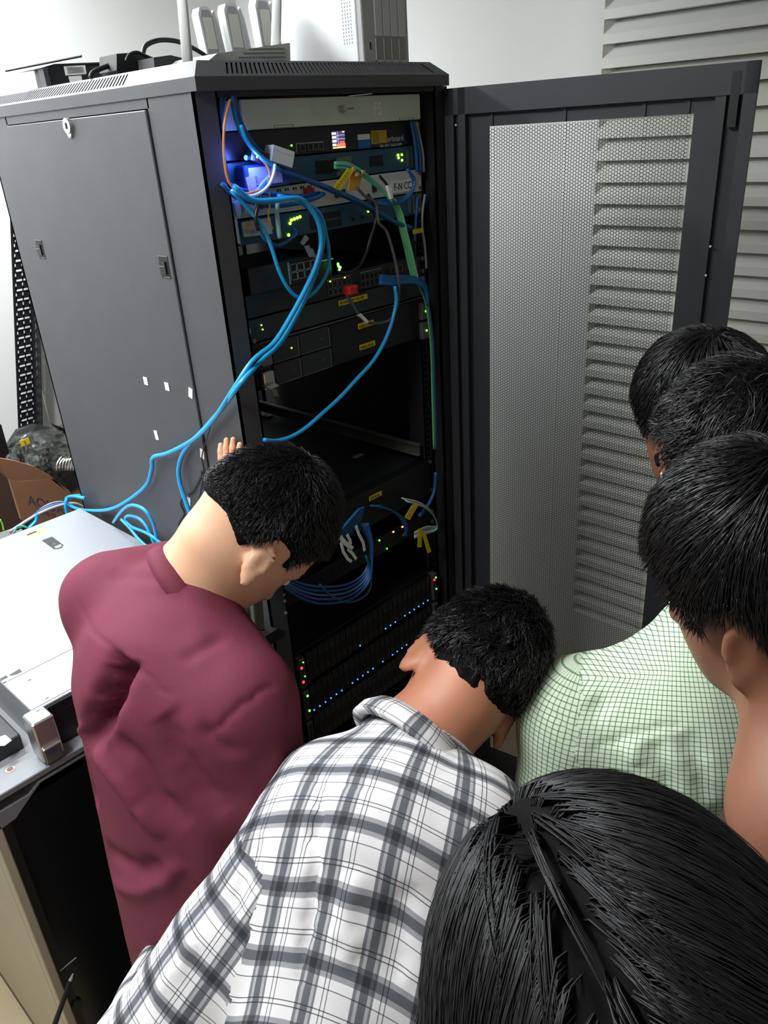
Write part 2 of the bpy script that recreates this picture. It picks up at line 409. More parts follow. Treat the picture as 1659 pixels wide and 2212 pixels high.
# ================================================================ GEAR IN THE RACK
def screw(g, x, z, y=None, m=steel):
    y = GY - .002 if y is None else y
    g.mat(m).cyl((x, y, z), (x, y - .003, z), .0042, 10); g.mat(deepblack).box((x - .003, y - .0034, z - .0004), (x + .003, y - .003, z + .0004))
def unit(name, label, z0, z1, m, depth=.45, earm=None, cat='network device', x0=.0665, x1=.5335, yf=None, ears=True):
    yf = GY - .004 if yf is None else yf
    t = thing(name, label, cat, (.3, yf + depth / 2, z0))
    MB().mat(m).bbox((x0, yf, z0 + .0008), (x1, yf + depth, z1 - .0008), .001).build('chassis', None, t)
    if ears:
        for (a, b_) in ((.0505, x0), (x1, .5495)):
            g = MB().mat(earm or m); g.box((a, GY - .0022, z0 + .001), (b_, GY - .0002, z1 - .001))
            xm = (.0567 if a < .3 else .5433)
            screw(g, xm, z0 + .008); screw(g, xm, z1 - .008); g.build('mounting_ear', None, t)
    return t
def jack(g, x, z, w=.0125, h=.0115, y=GY - .0045, frame=steeldull):
    g.mat(frame); e = .0011
    g.box((x, y - .0012, z), (x + w, y, z + e)); g.box((x, y - .0012, z + h - e), (x + w, y, z + h)); g.box((x, y - .0012, z), (x + e, y, z + h)); g.box((x + w - e, y - .0012, z), (x + w, y, z + h))
    g.mat(deepblack).box((x + e, y - .0004, z + e), (x + w - e, y, z + h - e)); g.mat(deepblack).box((x + w * .35, y - .0004, z - .0014), (x + w * .65, y, z))
def dot(g, x, z, m, r=.0022, y=GY - .0045): g.mat(m).cyl((x, y, z), (x, y - .0012, z), r, 8)
def plate(g, m, x0, x1, z0, z1, y=GY - .0045, t=.0008): g.mat(m).box((x0, y - t, z0), (x1, y, z1))
YL = GY - .0045
# 1 fibre tray with drop-down cover
t = thing('fibre_distribution_tray', 'grey-green fibre tray with drop-down cover and small key lock, topmost in the rack', 'patch panel', (.3, .12, 1.944))
MB().mat(putty).box((.068, GY + .01, 1.945), (.532, .28, 1.9875)).build('chassis', None, t)
ds = MB().mat(putty); ds.bbox((.098, .013, 1.9445), (.533, .019, 1.9885), .001); ds.box((.10, .019, 1.944), (.531, .045, 1.9455)); do = ds.build('drop_cover', None, t)
g = MB().mat(steel); g.cyl((.318, .013, 1.9685), (.318, .004, 1.9685), .0065, 16); g.cyl((.318, .004, 1.9685), (.318, .001, 1.9685), .0045, 12); g.mat(steeldull).box((.322, .002, 1.9675), (.340, .0035, 1.9695)); g.build('key_lock', None, do)
text('lettering', 'F5', .030, (.400, .0125, 1.956), EX, EZ, mat('chalk', srgb(250, 250, 245), .8), do, sx=.8)
for x in (.16, .47):
    g = MB().mat(steeldull); g.box((x, .0122, 1.9447), (x + .042, .0131, 1.9452)); g.box((x, .0122, 1.9485), (x + .042, .013, 1.949)); g.box((x, .0122, 1.9447), (x + .0006, .013, 1.949)); g.box((x + .0415, .0122, 1.9447), (x + .042, .013, 1.949)); g.build('cover_tab', None, do)
for (a, b_) in ((.0505, .098), (.5335, .5495)): MB().mat(putty).box((a, GY - .002, 1.945), (b_, GY - .0003, 1.9875)).build('mounting_ear', None, t)
# orange-yellow fibre coils lying above the tray
pts = []
for a in np.linspace(0, 4 * math.pi, 40): pts.append((.30 + .10 * math.cos(a), .12 + .055 * math.sin(a), 1.9905 + .0035 * (a / 12)))
cable(pts, .0018, mat('yellow_fibre', srgb(236, 176, 40), .4), 'coil of yellow-orange fibre lying on top of the fibre tray', name='fibre_coil')
# 2 router with colour screen
t = unit('rack_router', 'black rack router with a small colour graph screen', 1.900, 1.944, mat('router_black', srgb(32, 28, 40), .35), .16, deepblack, 'router')
g = MB(); plate(g, led('screen_back', (.10, .08, .16, 1), .5), .305, .3375, 1.9055, 1.9335, t=.0006)
y = YL - .0007
for k in range(4): g.mat(led('screen_white', (.9, .88, 1, 1), 2.2)).box((.3055, y - .0003, 1.9285 - k * .0062), (.3155 if k < 3 else .314, y, 1.9318 - k * .0062))
g.mat(led('screen_lilac', (.5, .45, .9, 1), 1.2)).box((.3195, y - .0003, 1.9065), (.3201, y, 1.9325))
for zz in (1.9265, 1.9205): g.box((.3155, y - .0003, zz), (.337, y, zz + .0006))
g.box((.331, y - .0003, 1.931), (.3372, y, 1.9333))
g.mat(led('screen_orange', (1.0, .35, .05, 1), 3)).box((.3055, y - .0003, 1.9058), (.3372, y, 1.9077))
g.mat(led('screen_red', (1, .12, .08, 1), 1.4)).box((.316, y - .0003, 1.9077), (.3372, y, 1.9125))
for k in range(10): g.box((.322 + k * .0015, y - .0003, 1.9125), (.3228 + k * .0015, y, 1.9135 + .004 * abs(math.sin(k * 2.1))))
g.build('screen', None, t)
g = MB(); plate(g, paper, .371, .4035, 1.9165, 1.9255); plate(g, mat('sticker_blue', srgb(24, 100, 170), .5), .371, .4035, 1.8995 + .002, 1.9165); g.build('blue_sticker', None, t)
g = MB(); plate(g, mat('sticker_ochre', srgb(190, 164, 40), .6), .4065, .4495, 1.9075, 1.9300, t=.0012); plate(g, mat('sticker_ochre2', srgb(150, 128, 30), .6), .409, .427, 1.910, 1.928, t=.0014); g.build('yellow_sticker', None, t)
text('lettering', 'erboard', .0150, (.4515, YL - .0002, 1.9090), EX, EZ, mat('print_grey', srgb(190, 195, 205), .6), t, sx=.95)
text('lettering', 'RB 3011 UiAS-RM', .0072, (.430, YL - .0002, 1.9005), EX, EZ, mat('print_grey', (1, 1, 1, 1)), t, sx=1.15)
g = MB().mat(mat('print_grey', (1, 1, 1, 1))); g.box((.218, YL - .0005, 1.918), (.283, YL, 1.9192)); 
for x in (.218, .282): g.box((x, YL - .0005, 1.9045), (x + .001, YL, 1.919))
g.build('port_outline', None, t)
for x in (.245, .258, .270, .2265):
    g = MB(); jack(g, x, 1.906); g.build('port', None, t)
g = MB(); dot(g, .208, 1.9165, led_g, .0016); g.build('status_light', None, t)
# 3 blue-green appliance
t = unit('security_appliance', 'blue-green rack appliance with green lights just under the black router', 1.8555, 1.899, teal, .40, steeldull, 'network device')
g = MB()
for (x, z) in ((.480, 1.884), (.491, 1.884), (.481, 1.879), (.491, 1.874)):
    g = MB(); dot(g, x, z, led_y, .0022); g.build('status_light', None, t)
g = MB(); plate(g, steeldull, .503, .511, 1.864, 1.892); g.build('bracket', None, t)
g = MB(); plate(g, steel, .519, .522, 1.860, 1.896); g.build('bracket', None, t)
g = MB(); plate(g, deepblack, .26, .315, 1.866, 1.888); g.build('port_module', None, t)
g = MB(); plate(g, steeldull, .31, .345, 1.877, 1.891, t=.006); g.build('port_module', None, t)
g = MB(); plate(g, steeldull, .31, .345, 1.860, 1.868, t=.006); g.build('port_module', None, t)
g = MB(); plate(g, deepblack, .40, .435, 1.868, 1.887); g.build('port_module', None, t)
# 4 white device F-N CC
t = unit('white_switch', 'white rack unit with handwritten F-N CC label', 1.811, 1.8545, offwhite, .3, offwhite, 'network device')
g = MB(); plate(g, paper, .456, .520, 1.816, 1.838, t=.001); g.build('paper_label', None, t)
text('lettering', 'F-N CC', .019, (.462, YL - .0012, 1.8205), EX, EZ, ink, t, sx=.85)
g = MB()
for k in range(5):
    plate(g, ink, .165 + k * .018, .168 + k * .018, 1.846, 1.850); plate(g, ink, .171 + k * .018, .173 + k * .018, 1.846, 1.850)
g.build('port_marking', None, t)
for x in (.12, .135, .15, .19, .205, .22, .30, .315, .40):
    g = MB(); jack(g, x, 1.823, .0135, .013); g.build('port', None, t)
g = MB(); plate(g, redp, .225, .243, 1.838, 1.846, t=.01); g.build('plug', None, t)
# 5 second blue-green appliance
t = unit('security_appliance', 'second blue-green rack appliance, below the white handwritten-label unit', 1.768, 1.810, teal, .40, steeldull, 'network device')
for x in (.338, .364, .395):
    g = MB(); jack(g, x, 1.776, .011, .010); g.build('port', None, t)
g = MB(); plate(g, deepblack, .262, .312, 1.789, 1.800); g.build('port_module', None, t)
g = MB(); plate(g, deepblack, .262, .312, 1.773, 1.785); g.build('port_module', None, t)
g = MB(); plate(g, steeldull, .503, .511, 1.775, 1.800); g.build('port_module', None, t)
g = MB(); plate(g, steel, .519, .522, 1.772, 1.806); g.build('port_module', None, t)
g = MB(); plate(g, deepblack, .235, .256, 1.775, 1.800); g.build('port_module', None, t)
g = MB()
for (x, z) in ((.386, 1.790), (.462, 1.7935)):
    g = MB(); dot(g, x, z, led_y, .0018); g.build('status_light', None, t)
for (x, z) in ((.190, 1.797), (.197, 1.798), (.204, 1.799), (.211, 1.80), (.186, 1.792), (.18, 1.773)):
    g = MB(); dot(g, x, z, led_y, .0026); g.build('status_light', None, t)
# handheld labels on the left: white tall card, sticker boxes
t = thing('media_converter', 'small white-labelled box lit blue, left beside the router lights', 'network device', (.12, .02, 1.86))
MB().mat(mat('blue_box', srgb(40, 70, 150), .4)).bbox((.082, .006, 1.857), (.178, .03, 1.893), .002).build('case', None, t)
g = MB().mat(mat('pale_sticker', srgb(200, 196, 205), .6)); g.box((.090, .0052, 1.862), (.160, .006, 1.889)); g.mat(greycable).box((.095, .0046, 1.866), (.106, .0052, 1.876)); g.build('sticker', None, t)
for x, z, lab in ((.090, 1.9045, 'left'), (.1005, 1.906, 'right')):
    g = MB(); dot(g, x, z, led_b, .0040, y=.008); tag(g.build('indicator_lamp'), lab + ' one of two bright blue lights at upper left of the rack gear', 'light')
pl = bpy.data.lights.new('blue_led_glow', 'POINT'); pl.energy = .30; pl.color = (.1, .2, 1); pl.shadow_soft_size = .01
o = bpy.data.objects.new('blue_led_glow', pl); COL.objects.link(o); o.location = (.094, -.012, 1.905)
t = thing('power_adapter', 'white power adapter block hanging among the blue cables', 'adapter', (.19, .0, 1.90))
g = MB().mat(offwhite); c = PY(603, 338, -.005); r_ = nrm((.95, -.1, -.32)); u_ = nrm(np.cross(np.cross(r_, EZ), r_)); g.obox(c, [r_, np.cross(u_, r_), u_], (.021, .012, .0125)); g.obox(c + u_ * .006, [r_, np.cross(u_, r_), u_], (.0215, .0125, .001)); g.build('case', None, t)
c = PY(560, 340, .002); MB().mat(blackm).obox(c, [r_, np.cross(u_, r_), u_], (.020, .008, .009)).build('plug', None, t)
# left white boxes with round logo
t = thing('patch_box', 'small off-white box with a round black emblem at the rack left edge', 'network device', (.07, .02, 1.77))
g = MB().mat(offwhite); q = [PY(489, 480, .012), PY(512, 474, .012), PY(520, 528, .012), PY(493, 513, .012)]; g.prism(q, (0, .03, 0)); g.build('case', None, t)
g = MB().mat(ink); c = PY(499, 483, .0115); g.cyl(c, c - (0, .0008, 0), .0075, 20); g.mat(offwhite).cyl(c - (0, .0008, 0), c - (0, .0012, 0), .0058, 20); g.mat(ink).box(c - (.005, .0016, .0008), c + (.005, -.0012, .0008)); g.box(c - (.0008, .0016, .005), c + (.0008, -.0012, .005)); g.build('emblem', None, t)
t = thing('labelled_card', 'off-white asset label with yellow mark, left below the blue lights', 'label', (.10, .02, 1.78))
g = MB().mat(mat('card', srgb(190, 186, 176), .6)); g.prism([PY(523, 480, .016), PY(585, 470, .016), PY(589, 505, .016), PY(528, 512, .016)], (0, .004, 0)); g.mat(mat('ochre_patch', srgb(210, 160, 50), .6)).prism([PY(530, 482, .0155), PY(542, 480, .0155), PY(544, 489, .0155), PY(531, 491, .0155)], (0, .0006, 0)); g.mat(greycable).prism([PY(528, 495, .0155), PY(538, 493, .0155), PY(539, 503, .0155), PY(529, 505, .0155)], (0, .0006, 0)); g.build('card', None, t)
text('lettering', 'pan', .012, PY(541, 505, .0155), nrm(PY(560, 501, .0155) - PY(541, 505, .0155)), EZ, greycable, t)
g = MB().mat(offwhite); g.prism([PY(506, 438, .018), PY(518, 432, .018), PY(522, 462, .018), PY(512, 467, .018)], (0, .006, 0)); g.prism([PY(527, 432, .02), PY(552, 428, .02), PY(550, 460, .02), PY(530, 462, .02)], (0, .006, 0)); tag(g.build('cable_cover'), 'pair of small off-white covers below the orange fibre', 'cover')
g = MB().mat(paper); q = [PY(531, 384, -.006), PY(549, 377, -.006), PY(557, 414, -.004), PY(540, 419, -.004)]; g.prism(q, (0, .0008, 0)); tag(g.build('paper_tag'), 'white folded paper tag hanging on the orange fibre loop', 'tag')
# 6 small 8-port switch on the big switch
t = thing('small_switch', 'black small switch with eight ports stacked on a large switch', 'switch', (.2, .1, 1.69))
MB().mat(blackm).bbox((.068, .012, 1.688), (.262, .16, 1.733), .0015).build('case', None, t)
for k in range(4):
    for j in (0, 1):
        g = MB(); jack(g, .160 + k * .0165, 1.698 + j * .0145, .0155, .0135, y=.012, frame=steel); g.build('port', None, t)
MB().mat(steel).box((.155, .0105, 1.692), (.158, .012, 1.730)).build('trim', None, t)
# 7 24 port switch
t = unit('network_switch', 'wide 24-port network switch, below the dark open gap', 1.645, 1.6865, darkgear, .34, deepblack, 'switch')
for bx in (.262, .352):
    g = MB(); plate(g, mat('pale_strip', srgb(150, 160, 140), .6), bx, bx + .062, 1.6785, 1.6800); g.build('number_strip', None, t)
    for k in range(5):
        for j in (0, 1):
            g = MB(); jack(g, bx + k * .0128, 1.650 + j * .0135, .0122, .0125); g.build('port', None, t)
for x in (.440, .463, .487, .508):
    g = MB(); jack(g, x, 1.664, .014, .013, frame=mat('gold_frame', srgb(130, 110, 80), .5, metal=.5)); g.build('port', None, t)
g = MB(); dot(g, .270, 1.677, led_y, .0014); g.build('status_light', None, t)
g = MB(); dot(g, .309, 1.678, led_y, .0014); g.build('status_light', None, t)
g = MB(); c = PY(731, 575, .0); 
for (dx, dz) in ((0, 0), (.004, -.003), (.001, -.007), (-.001, .004)): g.mat(led_g).cyl(c + (dx, 0, dz), c + (dx, -.001, dz), .0028, 8)
tag(g.build('light_cluster'), 'cluster of green lights in the dark gap above the 24-port switch', 'light')['kind'] = 'stuff'
g = MB().mat(redp); q = PY(757, 626, -.02); g.bbox(q - (.012, .010, .008), q + (.012, .010, .008), .002); g.mat(deepblack).cyl(q + (.008, -.0102, 0), q + (.008, -.011, 0), .0018, 8)
tag(g.build('usb_stick'), 'red plastic stick plugged in above the yellow label', 'usb stick')
# 8 panel
t = unit('blank_appliance', 'dark green-grey flat unit with bright metal ear and two tiny lights', 1.602, 1.644, mat('panel_slate', srgb(38, 50, 52), .4), .5, steeldull, 'server')
g = MB(); dot(g, .094, 1.630, led_y, .0012); g.build('status_light', None, t)
g = MB(); dot(g, .0955, 1.622, led_y, .0012); g.build('status_light', None, t)
g = MB(); plate(g, yellowm, .287, .367, 1.627, 1.637, t=.0012); g.build('label_tape', None, t)
text('lettering', 'ID-UNX-2201-105-VM', .0075, (.290, YL - .0014, 1.6295), EX, EZ, ink, t, sx=.95)
# 9 one-unit server
# 10 two-unit server with caddies
t = unit('rack_server', 'black two-unit server with wide drive caddies and silver latches', 1.513, 1.6005, blackm, .6, blackm, 'server', yf=GY - .006)
MB().mat(steeldull).box((.08, YL - .006, 1.5995), (.532, YL, 1.6005)).build('top_lip', None, t)
yy = GY - .006
for i, xx in enumerate((.105, .172, .252)):
    for j in (0, 1):
        if i == 2: continue
        wd = .064 if i == 0 else .077
        g = MB().mat(darkgear).bbox((xx, yy - .006, 1.516 + j * .0415), (xx + wd, yy, 1.555 + j * .0415), .0012)
        g.mat(steeldull).box((xx + wd - .0015, yy - .0068, 1.518 + j * .0415), (xx + wd, yy - .006, 1.553 + j * .0415)); g.box((xx + .002, yy - .0068, 1.5165 + j * .0415), (xx + wd, yy - .006, 1.5175 + j * .0415))
        o = g.build('drive_caddy', None, t)
        g = MB(); dot(g, xx + wd * .72, 1.535 + j * .0415, led_y if (i == 0 and j) else steeldull, .0014, y=yy - .006); g.build('status_light', None, o)
g = MB().mat(deepblack); g.bbox((.255, yy - .003, 1.516), (.515, yy, 1.598), .001); g.build('bezel', None, t)
for (xa, xb, za, zb, mm) in ((.075, .100, 1.558, 1.589, steeldull), (.075, .100, 1.514, 1.548, steel), (.517, .5445, 1.553, 1.589, steeldull), (.517, .5445, 1.510, 1.548, steeldull)):
    g = MB().mat(mm).bbox((xa, yy - .012, za), (xb, yy, zb), .002)
    if xa > .3: dot(g, (xa + xb) / 2, (za + zb) / 2, led_g, .0022, y=yy - .012)
    g.build('latch', None, t)
g = MB(); dot(g, .499, 1.578, led('led_white', (.9, 1, .95, 1), 4), .0016, y=yy); g.build('status_light', None, t)
g = MB(); dot(g, .497, 1.540, led('led_white', (1, 1, 1, 1), 4), .0018, y=yy); g.build('status_light', None, t)
for (xa, za) in ((.331, 1.573), (.331, 1.530)):
    MB().mat(yellowm).box((xa, yy - .0042, za), (xa + .045, yy - .003, za + .0105)).build('label_tape', None, t)
text('lettering', 'FORTI-SR', .008, (.333, yy - .0044, 1.5745), EX, EZ, ink, t); text('lettering', 'FORG-AP.SI', .0075, (.332, yy - .0044, 1.532), EX, EZ, ink, t)
g = MB()
for (x, z) in ((.064, 1.622), ): pass
for (x, z, r) in ((.0565, 1.612, .005), (.070, 1.607, .0045)): MB().mat(steeldull).cyl((x, YL, z), (x, YL - .006, z), r, 12).build('thumb_screw', None, t)
MB().mat(greycable).box((.057, YL - .002, 1.621), (.068, YL, 1.630)).build('ear_sticker', None, t)
# loose bright latch below the two unit server
g = MB().mat(steel); g.prism([PY(578, 838, .0), PY(598, 829, .0), PY(602, 834, .0), PY(584, 842, .0)], (0, .02, 0)); g.mat(steeldull).prism([PY(587, 842, .0), PY(597, 840, .0), PY(603, 857, .0), PY(594, 856, .0)], (0, .003, 0)); tag(g.build('release_handle'), 'bent bright metal handle hanging below the two-unit server', 'handle')
# empty slide rails (right and left)
for sgn, label in ((1, 'long silver slide rail running back into the empty rack gap'), ):
    t = thing('slide_rail', label, 'rail', (.52, .35, 1.24))
    g = MB().mat(steeldull); g.box((.516, .04, 1.234), (.519, .70, 1.259)); g.mat(steel).box((.508, .04, 1.2575), (.521, .70, 1.2605)); g.box((.509, .04, 1.232), (.519, .70, 1.2345)); g.build('channel', None, t)
    g = MB().mat(steel); g.box((.505, .60, 1.220), (.535, .69, 1.222)); g.box((.503, .665, 1.215), (.507, .70, 1.265)); g.mat(deepblack).box((.5155, .56, 1.243), (.516, .64, 1.247)); g.build('rear_bracket', None, t)
t = thing('slide_rail', 'dark slide rail on the left side of the empty rack gap', 'rail', (.07, .35, 1.24))
MB().mat(darkgear).box((.066, .04, 1.226), (.070, .70, 1.262)).build('channel', None, t)
# 12 large black server, lid seen from above
t = unit('rack_server', 'long black server with bare lid and one yellow label, under the empty gap', 1.128, 1.216, deepblack, .66, deepblack, 'server', yf=GY - .008)
MB().mat(darkgear).box((.075, GY + .02, 1.2152), (.525, .60, 1.2168)).build('lid', None, t)
MB().mat(yellowm).box((.326, GY - .0094, 1.190), (.366, GY - .008, 1.2005)).build('label_tape', None, t)
text('lettering', 'SRV-MAIL', .0075, (.3275, GY - .0096, 1.1925), EX, EZ, ink, t)
MB().mat(greycable).box((.44, .18, 1.2168), (.47, .195, 1.2172)).build('lid_sticker', None, t)
# 13 server in the middle of the lower gap with dim lights
t = unit('network_switch', 'dim lower switch hidden behind yellow-tagged patch cables', 1.040, 1.084, deepblack, .35, deepblack, 'switch')
for k in range(12):
    g = MB(); jack(g, .20 + k * .026, 1.055, .013, .012, frame=darkgear); g.build('port', None, t)
g = MB(); dot(g, .352, 1.078, led_g, .002); g.build('status_light', None, t)
g = MB(); dot(g, .40, 1.086 - .006, led('led_orange', (1, .3, .05, 1), 8), .002); g.build('status_light', None, t)
g = MB(); dot(g, .432, 1.080, led('led_orange', (1, 1, 1, 1)), .002); g.build('status_light', None, t)
g = MB(); dot(g, .375, 1.046, led_g, .0016); g.build('status_light', None, t)
# 14,15 disk arrays
def array(label, z0, lit, lights, mcol):
    t = thing('disk_array', label, 'disk array', (.3, .2, z0))
    MB().mat(deepblack).bbox((.066, GY - .002, z0 + .001), (.534, .5, z0 + .0865), .001).build('chassis', None, t)
    base = None
    for k in range(24):
        x = .0905 + k * .01765
        if base is None:
            g = MB().mat(mcol); g.bbox((x, GY - .014, z0 + .006), (x + .0162, GY - .002, z0 + .081), .0012)
            g.mat(mat('caddy_edge', srgb(62, 66, 78), .4)); g.box((x + .003, GY - .0148, z0 + .062), (x + .0055, GY - .014, z0 + .076)); g.box((x + .0105, GY - .0148, z0 + .062), (x + .013, GY - .014, z0 + .076)); g.box((x + .003, GY - .0148, z0 + .060), (x + .013, GY - .014, z0 + .062))
            g.mat(deepblack).box((x + .003, GY - .0143, z0 + .028), (x + .013, GY - .014, z0 + .056)); g.mat(mat('caddy_edge', (1, 1, 1, 1))).box((x + .006, GY - .0148, z0 + .018), (x + .0105, GY - .014, z0 + .025))
            base = o = g.build('drive_caddy', None, t, loc=(x, 0, z0)); bx = x
        else:
            o = base.copy(); COL.objects.link(o); o.location = base.location + Vector((x - bx, 0, 0))
        if k in lit:
            g = MB(); dot(g, x + .0042, z0 + .0125, led_b, .0017, y=GY - .014)
            l = g.build('status_light', None, None); l.parent = o; l.location = -Vector(root_loc(o))
    for (xa, xb) in ((.0655, .0825), (.5175, .5345)):
        g = MB().mat(steeldull).bbox((xa, GY - .020, z0 + .004), (xb, GY - .002, z0 + .082), .0015)
        g.mat(darkgear).box((xa + .003, GY - .0205, z0 + .010), (xb - .003, GY - .020, z0 + .076))
        o = g.build('end_handle', None, t)
        for (q, z, mm, r) in lights:
            if (q == 'L') == (xa < .3):
                h = MB(); dot(h, xa + .008 + (.003 if mm is led_g else -.003), z0 + z, mm, r, y=GY - .0205); l = h.build('status_light', None, o)
    return t
array('upper black disk array, its left handle showing red lights', .829, {9, 14, 15, 16, 18, 19, 20, 21, 22, 23}, [('L', .072, led_g, .0016), ('L', .060, led_r, .0030), ('L', .034, led_g, .0016), ('L', .022, led_r, .0030), ('R', .070, led_g, .0022), ('R', .066, led_r, .0030), ('R', .036, led_g, .0022)], blackm)
array('middle black disk array with a long row of blue lights and green handle lights', .7405, {0, 1, 2, 3, 4, 5, 7, 8, 9, 10, 11, 13, 15, 16, 17, 18}, [('L', .068, led_g, .0026), ('L', .026, led_g, .0026)], blackm)
array('lowest grey disk array without any lights, just above the plaid shirt', .652, set(), [], mat('caddy_grey', srgb(58, 58, 60), .5))
# silver arm and black plate at lower left
t = thing('metal_bracket', 'shiny metal bracket arm on a black plate beside the bowed face', 'bracket', (-.02, -.03, 1.03))
g = MB().mat(steeldull); yb = -.03; g.prism([PY(541, 1290, yb), PY(566, 1286, yb), PY(572, 1362, yb), PY(548, 1366, yb)], (0, .004, 0)); g.mat(steel).prism([PY(541, 1290, yb), PY(544, 1290, yb), PY(551, 1366, yb), PY(548, 1366, yb)], (0, -.006, 0))
g.build('arm', None, t)
g = MB().mat(steel); g.prism([PY(548, 1368, yb), PY(572, 1358, yb), PY(586, 1368, yb), PY(574, 1378, yb)], (0, .004, 0)); g.build('clip', None, t)
g = MB().mat(blackm); g.prism([PY(548, 1392, yb), PY(600, 1358, yb), PY(617, 1364, yb), PY(614, 1376, yb), PY(575, 1398, yb)], (0, .03, -.006)); g.build('plate', None, t)
for (px, py, lab) in ((613, 1284, 'topmost'), (615, 1298, 'middle'), (617, 1324, 'lowest')):
    c = PY(px, py, -.0); MB().mat(greycable).cyl(c, c - (0, .002, 0), .0036, 12).build('rivet', None, rack)

# ================================================================ ON TOP OF THE RACK
ZT = RH + t2
# wireless router with two antennas
t = thing('wifi_router', 'white wireless router with two upright antennas on the rack roof', 'router', (.19, .12, ZT))
g = MB().mat(offwhite); xa, xb = .098, .286; yr = .10
g.prism([(xa, yr, ZT + .001), (xb, yr, ZT + .001), (xb + .002, yr - .002, ZT + .036), (xa + .03, yr - .002, ZT + .018)], (0, .12, 0)); g.build('case', None, t)
g = MB().mat(mat('vent_shadow', srgb(120, 124, 130), .6))
for k in range(4):
    z = ZT + .006 + k * .0062
    g.prism([(xa + .06 + k * .012, yr - .003, z), (xb - .012, yr - .003, z + .002), (xb - .012, yr - .003, z + .0032), (xa + .06 + k * .012, yr - .003, z + .0012)], (0, .002, 0))
g.build('vent_slot', None, t)
MB().mat(mat('pale_blue', srgb(150, 205, 235), .5)).prism([(xa + .075, yr - .004, ZT + .002), (xa + .13, yr - .004, ZT + .002), (xa + .12, yr - .004, ZT + .009), (xa + .085, yr - .004, ZT + .008)], (0, .002, 0)).build('status_strip', None, t)
for (p0, p1) in (((404, 128), (388, -60)), ((594, 92), (600, -60))):
    a = PY(p0[0], p0[1], .085 if p0[0] < 500 else .125); b_ = PY(p1[0], p1[1], .085 if p0[0] < 500 else .125); a = a * 1.0; a[2] = max(a[2] - .01, ZT)
    d = nrm(b_ - a); s_ = nrm(np.cross(d, DN)); n_ = np.cross(s_, d)
    g = MB().mat(offwhite); L = np.linalg.norm(b_ - a)
    for k in range(1):
        c0 = a; c1 = a + d * .185; r0, r1 = .0105, .0075
        V = []; 
        for (c, r) in ((c0, r0), (a + d * .09, .0095), (c1, r1)):
            for q in range(10):
                an = 2 * math.pi * q / 10; V.append(c + math.cos(an) * r * s_ + math.sin(an) * r * .6 * n_)
        F = [(i * 10 + q, i * 10 + (q + 1) % 10, (i + 1) * 10 + (q + 1) % 10, (i + 1) * 10 + q) for i in range(2) for q in range(10)] + [tuple(range(9, -1, -1)), tuple(range(20, 30))]
        g.add(V, F)
    g.build('antenna', None, t, smooth=True)
# three handheld remotes in white holders
for (pl_, pr, pt, pb, lab) in ((452, 500, 20, 118, 'left one of three grey-screened remotes behind the router'), (506, 556, 12, 112, 'middle one of three grey-screened remotes behind the router'), (572, 622, 0, 108, 'right one of three grey-screened remotes, half behind the antenna')):
    yq = .34; P0 = PY(pl_, pb, yq); P1 = PY(pr, pb - 4, yq); P2 = PY(pr - 8, pt, yq); P3 = PY(pl_ + 2, pt + 6, yq)
    t = thing('remote_control', lab, 'remote', (P0[0] + .03, yq, ZT), 'handheld remotes behind the router')
    P0 = P0.copy(); P1 = P1.copy(); wv = P1 - P0; P0[2] = P1[2] = ZT + .001
    g = MB().mat(offwhite)
    bl = P0; br = P0 + (np.linalg.norm(wv[:2]), 0, 0); h = P2[2] + .004 - P0[2]; sk = P3[0] - bl[0]
    sh = np.array([-.012, 0, h]); cr = .010
    def F_(u, v, dy=0): return bl + (br - bl) * u + np.array([-.016 * v, dy, h * v])
    out = [F_(0, 0), F_(.62, 0), F_(.66, .85), F_(.58, .97), F_(.40, 1.0), F_(.14, .97), F_(.03, .88)]
    g.prism(out, (.004, .028, .0)); g.mat(mat('holder_grey', srgb(205, 206, 208), .5)); g.prism([F_(.60, 0, .006), F_(1.0, 0, .008), F_(.93, .80, .008), F_(.80, .95, .006), F_(.64, .86, .006)], (0, .03, 0)); g.build('case', None, t)
    g = MB().mat(greycable); g.prism([F_(.06, .34, -.001), F_(.56, .34, -.001), F_(.60, .84, -.001), F_(.50, .94, -.001), F_(.20, .94, -.001), F_(.10, .84, -.001)], (0, .001, 0))
    g.mat(mat('lcd', srgb(196, 198, 186), .4)).prism([F_(.11, .40, -.0016), F_(.52, .40, -.0016), F_(.55, .84, -.0016), F_(.16, .84, -.0016)], (0, .001, 0)); g.build('display', None, t)
    g = MB().mat(mat('ochre_patch', (1, 1, 1, 1))).prism([F_(.16, .24, -.0016), F_(.52, .24, -.0016), F_(.53, .33, -.0016), F_(.17, .33, -.0016)], (0, .001, 0)); g.build('sticker', None, t)
    for q in range(4):
        MB().mat(mat('navy_button', srgb(40, 50, 110), .5)).prism([F_(.08 + q * .13, .13, -.0018), F_(.17 + q * .13, .13, -.0018), F_(.175 + q * .13, .20, -.0018), F_(.085 + q * .13, .20, -.0018)], (0, .001, 0)).build('button', None, t)
